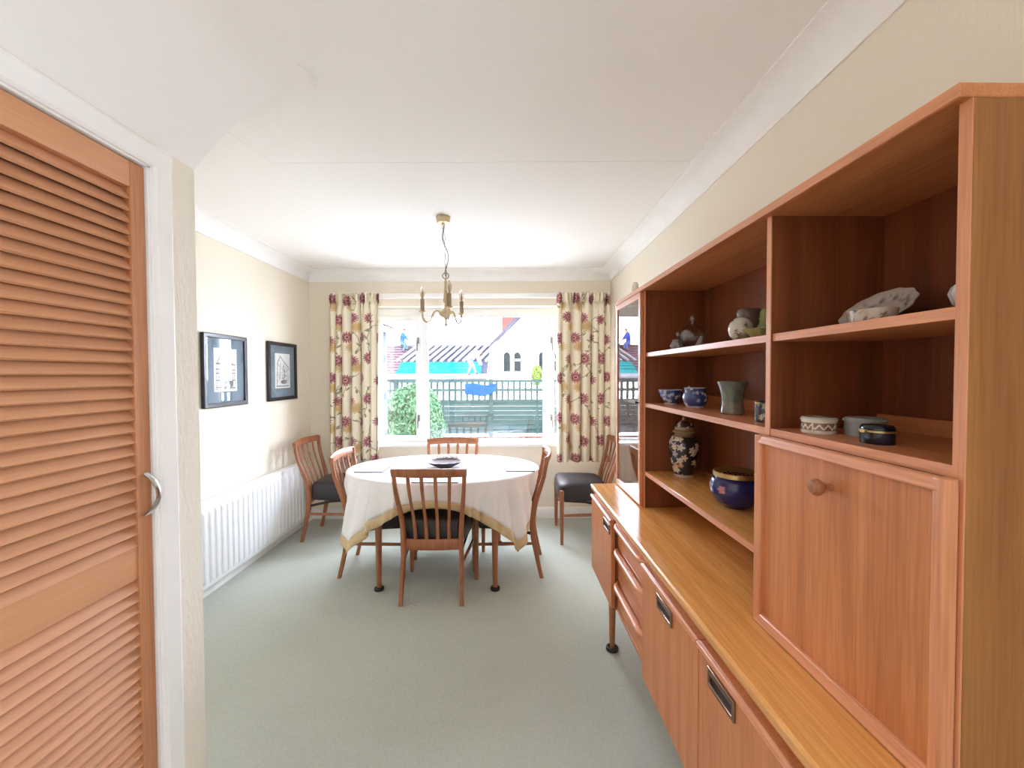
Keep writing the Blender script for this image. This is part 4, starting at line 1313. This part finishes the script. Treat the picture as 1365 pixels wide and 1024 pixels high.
o = paint_lathe(MB().lathe(prof, 64, wob=lambda th, r, z: 1 + 0.02 * math.cos(16 * th)), 'ribbed_pot', M['china'], lambda X, Y, Z: spots(X, Y, Z, 31, 20, 0.006, [lin(170, 168, 164), lin(150, 140, 140)], lin(206, 204, 198), (0, 0)))
o.location = (0.765, 0.668, Z1); tag(o, 'white ribbed china pot half hidden by the end panel of the upper shelf', 'pot')
# three little boxes
def paint_zig(X, Y, Z):
    th = np.arctan2(Y / 0.92, X)
    c = np.tile(lin(212, 202, 188), (len(X), 1))
    zz = 0.0165 + 0.005 * (2 / PI) * np.arcsin(np.sin(th * 14))
    band = (Z > 0.008) & (Z < 0.026) & (np.hypot(X, Y) > 0.030)
    c = np.where(band[:, None], lin(120, 84, 66), c)
    c = np.where((band & (np.abs(Z - zz) < 0.0022))[:, None], lin(222, 206, 186), c)
    vert = band & (np.abs(np.sin(th * 2.5)) < 0.10)
    c = np.where(vert[:, None], lin(216, 206, 192), c)
    return np.where((Z > 0.0335)[:, None], lin(168, 160, 152), c)
prof = densify([(0, 0), (0.035, 0), (0.036, 0.003), (0.036, 0.030), (0.0375, 0.0305), (0.0375, 0.034), (0.034, 0.038), (0, 0.040)], 90)
o = paint_lathe(MB().lathe(prof, 150, sx=0.92), 'trinket_box', M['china'], paint_zig)
place(o, 1091.5, 0.705, Z2, 'oval china trinket box with brown zigzag band', 'trinket box', 'little boxes on the shelf over the drop front')
o = MB().lathe([(0, 0), (0.035, 0), (0.036, 0.003), (0.036, 0.031), (0.039, 0.0315), (0.039, 0.035), (0.034, 0.040), (0, 0.0415)], 48).build('trinket_box', plain('grey_porcelain', S(150, 154, 152), 0.3, var=0.1, vscale=60))
place(o, 1153, 0.775, Z2, 'plain pale grey round trinket box behind the black box', 'trinket box', 'little boxes on the shelf over the drop front')
b0 = bpy.data.objects.new('trinket_box', None); COL.objects.link(b0)
place(b0, 1170, 0.715, Z2, 'glossy black oval trinket box with gilt clasp', 'trinket box', 'little boxes on the shelf over the drop front')
M['black_glaze'] = plain('black_blue_enamel', S(20, 20, 38), 0.15, var=0.2)
MB().lathe([(0, 0), (0.029, 0), (0.030, 0.003), (0.030, 0.0225), (0, 0.0225)], 40, sx=0.85).build('body', M['black_glaze'], b0)
MB().lathe([(0.030, 0.0225), (0.0312, 0.0228), (0.0312, 0.0262), (0.030, 0.0266), (0.028, 0.0262), (0.028, 0.0228), (0.030, 0.0225)], 40, sx=0.85).build('gilt_rim', M['mesh_brass'], b0)
MB().lathe([(0, 0.0267), (0.030, 0.0267), (0.030, 0.031), (0.026, 0.036), (0, 0.038)], 40, sx=0.85).build('lid', M['black_glaze'], b0)
MB().box(-0.030, -0.024, -0.006, 0.006, 0.021, 0.028).build('clasp', M['mesh_brass'], b0, 0.001)
# arched ornament on top of the hutch
ap_ = []
for k in range(13):
    t = PI * k / 12
    ap_.append((0, 0.022 * math.cos(t), 0.052 + 0.030 * math.sin(t)))
pts = [(0, 0.026, 0.0)] + ap_ + [(0, -0.026, 0.0)]
o = MB().sweep(pts, [(0.014, 0.011)] + [(0.013, 0.010)] * 13 + [(0.014, 0.011)], (1, 0, 0), 12, 2.4).build('arched_ornament', plain('cream_china', S(236, 226, 208), 0.3))
o.location = (0.675, 2.31, ZT); tag(o, 'small cream arched ornament standing on top of the hutch', 'ornament')
# glassware behind the glazed door
for (x, s, z, sc_, lab) in ((0.73, 2.10, ZB + TH, 1.0, 'stemmed glass on the bottom shelf of the glazed cabinet, nearer the viewer'),
                            (0.76, 2.22, ZB + TH, 0.9, 'stemmed glass on the bottom shelf of the glazed cabinet, nearer the window')):
    o = MB().lathe([(0, 0), (0.030, 0), (0.030, 0.003), (0.006, 0.006), (0.004, 0.04), (0.006, 0.055), (0.028, 0.072), (0.036, 0.105), (0.034, 0.140), (0.0325, 0.140), (0.034, 0.105), (0.026, 0.074), (0, 0.062)], 28).build('wine_glass', M['crystal'])
    o.location = (x, s, z); o.scale = (sc_,) * 3
    tag(o, lab, 'glass', 'glasses in the glazed cabinet')
o = MB().lathe([(0, 0), (0.030, 0), (0.034, 0.01), (0.026, 0.03), (0.040, 0.08), (0.050, 0.12), (0.048, 0.121), (0.036, 0.08), (0, 0.03)], 32).build('pale_vase', plain('pale_green_glaze', S(150, 176, 160), 0.25, var=0.1))
o.location = (0.74, 2.12, Z2); tag(o, 'pale green flared vase inside the glazed cabinet', 'vase')

# ================================================================== garden and neighbours
DEFAULT_SPEC = 0.0
M['patio'] = plain('pale_paving', S(196, 194, 188), 0.9, var=0.12, vscale=3, bmp=0.3, bscale=40)
M['fence'] = wood('painted_fence_board', S(28, 40, 38), S(34, 47, 45), S(41, 54, 51), axis='X', rough=0.9, spec=0.0)
M['render_wall'] = plain('white_render', S(236, 236, 232), 0.9, var=0.04, vscale=4, bmp=0.2, bscale=30)
M['pebble'] = plain('pebbledash', S(62, 69, 78), 0.9, var=0.35, vscale=70, bmp=0.8, bscale=70)
M['roof_tile'] = plain('red_brown_tile', S(48, 34, 38), 0.85, var=0.2, vscale=5)
M['batten'] = plain('pale_batten', S(70, 58, 61), 0.85)
M['rafter'] = plain('pale_rafter', S(92, 90, 94), 0.85)
M['void'] = plain('dark_roof_void', S(34, 36, 46), 0.9)
M['membrane'] = plain('turquoise_membrane', S(8, 82, 82), 0.8, var=0.12, vscale=2)
M['soil'] = plain('garden_soil', S(120, 104, 90), 0.95, var=0.2)
struct(MB().box(-14, 12, YB + 0.25, 40, -0.35, -0.25).build('ground', M['patio'], smooth=False))
# projecting house wall left of the window
ew = thing('house_extension', 'pebbledashed wall of the house extension just outside the window', 'building')
MB().box(-2.6, -1.62, YB + 0.27, 5.45, -0.25, 1.98).build('wall', M['pebble'], ew, smooth=False)
MB().prism([(-2.65, 2.30), (-1.55, 1.98), (-1.55, 2.02), (-2.65, 2.34)], 'Y', YB + 0.27, 5.52).build('roof', M['roof_tile'], ew)
MB().tube([(-1.56, YB + 0.3, 1.96), (-1.56, 5.5, 1.96)], 0.035, 10).build('gutter', M['upvc'], ew)
# fence
FYY = 8.5
fe = thing('garden_fence', 'grey-green panel fence with square trellis top across the garden', 'fence', (0, FYY, 0))
fz0, fz1, ftr = 0.20, 0.86, 1.265
px_posts = [-4.25, -2.35, -0.43, 1.45, 3.3]
post_me = MB().box(-0.045, 0.045, -0.05, 0.05, -0.25, ftr + 0.04).mesh('post', M['fence'], smooth=False)
for x in px_posts: piece(post_me, 'post', fe, (x, 0, 0))
for x0, x1 in zip(px_posts[:-1], px_posts[1:]):
    wd = x1 - x0 - 0.09
    bme = MB().prism([(-0.030, 0), (0.012, 0), (0.012, 0.088), (-0.012, 0.088)], 'X', x0 + 0.045, x1 - 0.045).mesh('board', M['fence'], smooth=False)
    nb = 7
    for k in range(nb):
        piece(bme, 'board', fe, (0, 0, fz0 + k * (fz1 - fz0 - 0.01) / nb))
    rme = MB().box(x0 + 0.045, x1 - 0.045, -0.030, 0.012, -0.030, 0.030).mesh('rail', M['fence'], smooth=False)
    for z in (fz1, (fz1 + ftr) / 2 + 0.02, ftr): piece(rme, 'trellis_rail', fe, (0, 0, z))
    nvt = 16
    lme = MB().box(-0.024, 0.024, -0.014, 0.014, fz1, ftr).mesh('lath', M['fence'], smooth=False)
    for k in range(1, nvt):
        piece(lme, 'lath', fe, (x0 + (x1 - x0) * k / nvt, -0.002, 0))
    gme = MB().box(-0.02, 0.02, -0.03, -0.008, fz0, fz1).mesh('batten', M['fence'], smooth=False)
    piece(gme, 'batten', fe, ((x0 + x1) / 2, 0, 0))
M['brickwork'] = None
m, nt, b = new_mat('low_brickwork')
br = N(nt, 'ShaderNodeTexBrick')
br.inputs['Color1'].default_value = S(84, 42, 34); br.inputs['Color2'].default_value = S(66, 34, 28); br.inputs['Mortar'].default_value = S(84, 78, 72)
br.inputs['Scale'].default_value = 4.4
tc = N(nt, 'ShaderNodeTexCoord'); mp = N(nt, 'ShaderNodeMapping'); mp.inputs['Rotation'].default_value = (PI/2, 0, 0)
nt.links.new(tc.outputs['Object'], mp.inputs[0]); nt.links.new(mp.outputs[0], br.inputs['Vector'])
nt.links.new(br.outputs['Color'], b.inputs['Base Color']); b.inputs['Roughness'].default_value = 0.9; b.inputs['Specular IOR Level'].default_value = 0.0
M['brickwork'] = m
o = MB().box(-4.2, 3.2, FYY - 0.30, FYY - 0.12, -0.25, 0.16).build('garden_wall', M['brickwork'], smooth=False)
tag(o, 'low brick wall along the foot of the garden fence', 'wall')
# blue sheet hung over the trellis
def sheet(u, v_):
    x = -0.95 + 0.62 * u
    return (x, FYY - 0.055 - 0.02 * math.sin(9 * u) - 0.01 * math.sin(5 * v_ + 3 * u), 1.21 - v_ * (0.19 + 0.06 * math.sin(3.1 * u + 0.4)) + 0.02 * math.sin(7 * u))
o = MB().grid(22, 10, sheet).build('blue_sheet', plain('blue_plastic_sheet', S(10, 42, 92), 0.6), None, flip=False)
md = o.modifiers.new('thickness', 'SOLIDIFY'); md.thickness = 0.006
tag(o, 'bright blue plastic sheet hung on the garden trellis', 'sheet')
# shrubs and plants made of leaves
def foliage(name, mat, parent, c, r, n, leaf, seed, flat=1.0):
    rr = np.random.default_rng(seed)
    vs, fs = [], []
    for k in range(n):
        d = rr.normal(size=3); d /= np.linalg.norm(d)
        rad = (0.62 + 0.38 * rr.random() ** 0.5) * (1 + 0.12 * math.sin(5 * d[0] + seed) * math.cos(4 * d[2] + 1))
        p = np.array(c) + d * np.array(r) * rad
        a = rr.normal(size=3); a /= np.linalg.norm(a)
        t = np.cross(a, d); t /= (np.linalg.norm(t) + 1e-9)
        nn = 0.5 * d + 0.5 * a; 
        b_ = np.cross(t, nn); b_ /= (np.linalg.norm(b_) + 1e-9)
        s = leaf * rr.uniform(0.7, 1.3)
        o = len(vs)
        for q in (t * s, b_ * s * 0.45, -t * s, -b_ * s * 0.45): vs.append(tuple(p + q))
        fs.append((o, o+1, o+2, o+3))
    mb = MB(); mb.v, mb.f = vs, fs
    ob = mb.build(name, mat, parent, smooth=False, flip=False)
    ob['kind'] = 'stuff'
    return ob
def leaf_mat(name, c0, c1):
    m, nt, b = new_mat(name)
    g = N(nt, 'ShaderNodeNewGeometry')
    nt.links.new(ramp(nt, g.outputs['Random Per Island'], [(0.0, c0), (1.0, c1)]), b.inputs['Base Color'])
    b.inputs['Roughness'].default_value = 0.8; b.inputs['Specular IOR Level'].default_value = 0.05
    return m
M['leaf'] = leaf_mat('shrub_leaves', S(40, 70, 50), S(76, 104, 70))
M['leaf2'] = leaf_mat('bedding_leaves', S(44, 70, 44), S(84, 104, 66))
M['petal'] = leaf_mat('pink_petals', S(130, 62, 70), S(150, 110, 112))
M['bark'] = plain('grey_bark', S(110, 96, 84), 0.9, var=0.2)
sh = thing('garden_shrub', 'rounded green shrub outside the left casement', 'shrub', (-1.62, 6.9, -0.25))
foliage('leaves', M['leaf'], sh, (0, 0, 0.80), (0.50, 0.48, 0.70), 16000, 0.030, 2)
for k in range(5):
    a = 2 * PI * k / 5
    MB().tube([(0.03 * math.cos(a), 0.03 * math.sin(a), 0), (0.12 * math.cos(a), 0.12 * math.sin(a), 0.35), (0.24 * math.cos(a), 0.24 * math.sin(a), 0.75)], [0.02, 0.015, 0.008], 6).build('stem', M['bark'], sh)
for i, (x, y, r, h, lab) in enumerate(((-1.00, 7.9, 0.22, 0.34, 'low flowering plant beside the garden shrub'),
                                       (0.62, 7.95, 0.24, 0.30, 'low flowering plant by the brick wall, right of the window centre'),
                                       (0.05, 8.0, 0.20, 0.26, 'low flowering plant by the brick wall, near the window centre'))):
    p = thing('bedding_plant', lab, 'plant', (x, y, -0.25), 0, 'low plants along the garden wall')
    foliage('leaves', M['leaf2'], p, (0, 0, h * 0.6), (r, r, h * 0.6), 700, 0.05, 40 + i)
    foliage('flowers', M['petal'], p, (0, 0, h * 0.75), (r, r, h * 0.55), 90, 0.03, 60 + i)
tr = thing('conifer', 'small yellow-green conifer behind the fence trellis', 'tree', (0.60, 10.2, -0.25))
foliage('leaves', leaf_mat('conifer_leaves', S(66, 84, 30), S(104, 116, 56)), tr, (0, 0, 1.62), (0.13, 0.13, 0.26), 900, 0.04, 77)
MB().tube([(0, 0, 0), (0, 0, 1.5)], [0.03, 0.012], 8).build('trunk', M['bark'], tr)

# neighbour's house with its roof stripped to the rafters
nh = thing('reroofed_house', 'low house whose roof is half tiled and half bare rafters', 'building')
MB().box(-9.0, -1.15, 19.3, 22.7, -0.25, 1.30).build('wall', M['render_wall'], nh, smooth=False)
ey, ez, gy, gz = 19.0, 1.25, 22.2, 2.95
def rp(x, t, lift=0.0): return (x, ey + (gy - ey) * t, ez + (gz - ez) * t + lift)
def slab(name, mat, x0, x1, t0, t1, lift, th=0.05, par=nh):
    a, b_, c_, d_ = rp(x0, t0, lift), rp(x1, t0, lift), rp(x1, t1, lift), rp(x0, t1, lift)
    mb = MB(); mb.v = [a, b_, c_, d_] + [(p[0], p[1] + th * 0.4, p[2] - th) for p in (a, b_, c_, d_)]
    mb.f = [(0, 1, 2, 3), (7, 6, 5, 4), (0, 4, 5, 1), (1, 5, 6, 2), (2, 6, 7, 3), (3, 7, 4, 0)]
    return mb.build(name, mat, par, smooth=False)
slab('roof_deck', M['void'], -9.0, -1.15, 0.0, 1.0, -0.06)
slab('membrane', M['membrane'], -5.35, -1.45, 0.10, 0.43, 0.02)
tl = slab('tiled_area', M['roof_tile'], -9.0, -5.35, 0.0, 1.0, 0.02)
for k in range(12):
    t_ = 0.04 + 0.08 * k
    slab('tile_course', M['batten'], -9.0, -5.35, t_, t_ + 0.022, 0.06, 0.04)
slab('eaves_board', M['rafter'], -9.0, -1.15, -0.02, 0.07, 0.06, 0.08)
slab('ridge_board', M['rafter'], -5.35, -1.15, 0.975, 1.0, 0.06, 0.1)
for k in range(13):
    x = -5.6 + 0.36 * k
    a, b_ = Vector(rp(x, 0.43, 0.06)), Vector(rp(x + 0.85, 1.06, 0.06))
    MB().sweep([a, b_], (0.055, 0.06), (1, 0, 0), 4, 6).build('rafter', M['rafter'], nh)
for t_ in (0.2, 0.29, 0.37):
    slab('counter_batten', plain('teal_batten', S(10, 70, 72), 0.8), -5.35, -1.45, t_, t_ + 0.02, 0.05, 0.03)
# white gabled house
wh = thing('white_house', 'white rendered house with a steep gable behind the fence', 'building', (0, 23.0, 0))
MB().prism([(-1.55, -0.25), (6.55, -0.25), (6.55, 2.45), (2.5, 6.40), (-1.55, 2.45)], 'Y', 0, 7.0).build('gable_wall', M['render_wall'], wh, smooth=False)
for s in (-1, 1):
    e0, e1 = (2.5 - 4.35 * (1 if s < 0 else -1), 2.15), (2.5, 6.55)
    mb = MB().prism([(e0[0], e0[1]), (e1[0], e1[1]), (e1[0], e1[1] + 0.26), (e0[0], e0[1] + 0.26)], 'Y', -0.18, 7.2)
    mb.build('roof_slope', plain('grey_slate', S(44, 42, 50), 0.8), wh, smooth=False)
def house_window(x0, x1, z0, z1):
    f = MB().ring((x0, x1, z0, z1), (x0 + 0.07, x1 - 0.07, z0 + 0.07, z1 - 0.07), 'Y', -0.06, 0.03).build('window', M['upvc'], wh, 0.01)
    MB().box((x0 + x1) / 2 - 0.06, (x0 + x1) / 2 + 0.06, -0.05, 0.03, z0 + 0.06, z1 - 0.06).build('mullion', M['upvc'], f)
    MB().box(x0 - 0.06, x1 + 0.06, -0.10, 0.0, z1, z1 + 0.08).build('lintel', M['upvc'], f)
    gm = plain('dark_pane', S(16, 22, 24), 0.25)
    for a, bb in ((x0 + 0.11, (x0 + x1) / 2 - 0.10), ((x0 + x1) / 2 + 0.10, x1 - 0.11)):
        rad = (bb - a) / 2; zc = z1 - 0.13 - rad
        pl = [(a, z0 + 0.13), (bb, z0 + 0.13)] + [((a + bb) / 2 + rad * math.cos(PI * k / 10), zc + rad * math.sin(PI * k / 10)) for k in range(11)]
        MB().prism(pl, 'Y', -0.03, 0.0).build('pane', gm, f, smooth=False)
    MB().box((x0 + x1) / 2 + 0.06, x1 - 0.07, -0.045, 0.0, z0 + 0.72, z0 + 0.80).build('transom', M['upvc'], f)
    MB().box(x0 + 0.05, x1 - 0.05, -0.012, 0.001, z0 + 0.05, z1 - 0.05).build('backing', M['upvc'], f)
house_window(-0.58, 0.60, 1.42, 2.74)
house_window(1.36, 2.54, 1.42, 2.74)
cs = MB().box(-0.62, 0.42, 2.8, 3.6, 2.6, 5.35).build('chimney_stack', M['brickwork'], wh, smooth=False)
MB().box(-0.68, 0.48, 2.74, 3.66, 5.20, 5.38).build('capping', M['brickwork'], cs, smooth=False)

# two roofers
def person(lab, loc, rz, J, mats):
    root = thing('person', lab, 'person', loc, rz, 'roofers on the neighbouring roof')
    names = list(J)
    E = [('pelvis', 'chest'), ('chest', 'neck'), ('neck', 'head'), ('head', 'crown'),
         ('chest', 'sh_l'), ('sh_l', 'el_l'), ('el_l', 'ha_l'), ('ha_l', 'fi_l'), ('chest', 'sh_r'), ('sh_r', 'el_r'), ('el_r', 'ha_r'), ('ha_r', 'fi_r'),
         ('pelvis', 'hp_l'), ('hp_l', 'kn_l'), ('kn_l', 'an_l'), ('an_l', 'to_l'), ('pelvis', 'hp_r'), ('hp_r', 'kn_r'), ('kn_r', 'an_r'), ('an_r', 'to_r')]
    R = dict(pelvis=0.14, chest=0.15, neck=0.06, head=0.095, crown=0.08, sh=0.075, el=0.05, ha=0.035, fi=0.025, hp=0.095, kn=0.065, an=0.045, to=0.04)
    me = bpy.data.meshes.new('body')
    me.from_pydata([J[n] for n in names], [(names.index(a), names.index(b_)) for a, b_ in E], [])
    tmp = bpy.data.objects.new('body_tmp', me); COL.objects.link(tmp)
    tmp.modifiers.new('skin', 'SKIN')
    for i, n in enumerate(names):
        r = R[n.split('_')[0]]
        me.skin_vertices[0].data[i].radius = (r, r)
        me.skin_vertices[0].data[i].use_root = (n == 'pelvis')
    sd = tmp.modifiers.new('sub', 'SUBSURF'); sd.levels = 1; sd.render_levels = 1
    dg = bpy.context.evaluated_depsgraph_get()
    em = bpy.data.meshes.new_from_object(tmp.evaluated_get(dg))
    bpy.data.objects.remove(tmp)
    em.materials.clear()
    for k in mats: em.materials.append(k)
    segs = []
    for a, b_ in E:
        k = b_.split('_')[0]
        idx = {'chest': 0, 'neck': 0, 'head': 2, 'crown': 3, 'sh': 0, 'el': 0, 'ha': 0, 'fi': 2, 'hp': 1, 'kn': 1, 'an': 1, 'to': 4}[k]
        segs.append((Vector(J[a]), Vector(J[b_]), idx))
    for p in em.polygons:
        best = None
        for a, b_, idx in segs:
            d_ = b_ - a; t_ = max(0, min(1, (p.center - a).dot(d_) / d_.length_squared))
            q = (p.center - a - d_ * t_).length
            if best is None or q < best[0]: best = (q, idx)
        p.material_index = best[1]; p.use_smooth = True
    o = bpy.data.objects.new('body', em); COL.objects.link(o); o.parent = root
    return root
m_blue = plain('blue_jacket', S(22, 52, 110), 0.8); m_navy = plain('blue_work_trousers', S(44, 60, 96), 0.8)
m_skin = plain('skin', S(130, 96, 80), 0.6); m_hair = plain('dark_hair', S(40, 34, 32), 0.8); m_boot = plain('work_boots', S(40, 36, 34), 0.8)
m_grey = plain('pale_grey_top', S(100, 112, 116), 0.8); m_grey2 = plain('pale_work_trousers', S(92, 104, 108), 0.8)
J1 = dict(pelvis=(0, 0, 0.12), chest=(0.05, 0.0, 0.48), neck=(0.10, 0, 0.66), head=(0.15, -0.03, 0.78), crown=(0.17, -0.03, 0.88),
          sh_l=(0.04, -0.19, 0.56), el_l=(0.22, -0.26, 0.36), ha_l=(0.40, -0.20, 0.26), fi_l=(0.47, -0.18, 0.22), sh_r=(0.08, 0.19, 0.56), el_r=(0.24, 0.24, 0.34), ha_r=(0.38, 0.14, 0.22), fi_r=(0.45, 0.12, 0.19),
          hp_l=(0.02, -0.10, 0.08), kn_l=(0.26, -0.36, 0.00), an_l=(0.22, -0.62, -0.34), to_l=(0.32, -0.72, -0.34), hp_r=(0.02, 0.10, 0.08), kn_r=(0.30, -0.20, 0.04), an_r=(0.36, -0.46, -0.24), to_r=(0.46, -0.56, -0.24))
person('roofer in blue crouching on the ridge of the stripped roof', (-5.75, 22.0, 2.93), 0.0, J1, [m_blue, m_navy, m_skin, m_hair, m_boot])
J2 = dict(pelvis=(0, 0, 0.80), chest=(0.30, -0.05, 1.04), neck=(0.46, -0.07, 1.04), head=(0.57, -0.08, 0.98), crown=(0.66, -0.08, 0.92),
          sh_l=(0.36, -0.22, 1.02), el_l=(0.42, -0.26, 0.76), ha_l=(0.50, -0.22, 0.52), fi_l=(0.53, -0.20, 0.44), sh_r=(0.36, 0.16, 1.02), el_r=(0.46, 0.18, 0.76), ha_r=(0.56, 0.10, 0.54), fi_r=(0.60, 0.08, 0.46),
          hp_l=(0.0, -0.10, 0.76), kn_l=(0.10, -0.16, 0.42), an_l=(-0.02, -0.18, 0.06), to_l=(0.12, -0.20, 0.03), hp_r=(0.0, 0.10, 0.76), kn_r=(0.22, 0.10, 0.42), an_r=(0.30, 0.10, 0.10), to_r=(0.44, 0.08, 0.07))
person('roofer in pale clothes bending forward at the eaves of the stripped roof', (-1.95, 18.92, 1.36), 0.0, J2, [m_grey, m_grey2, m_skin, m_hair, m_boot])
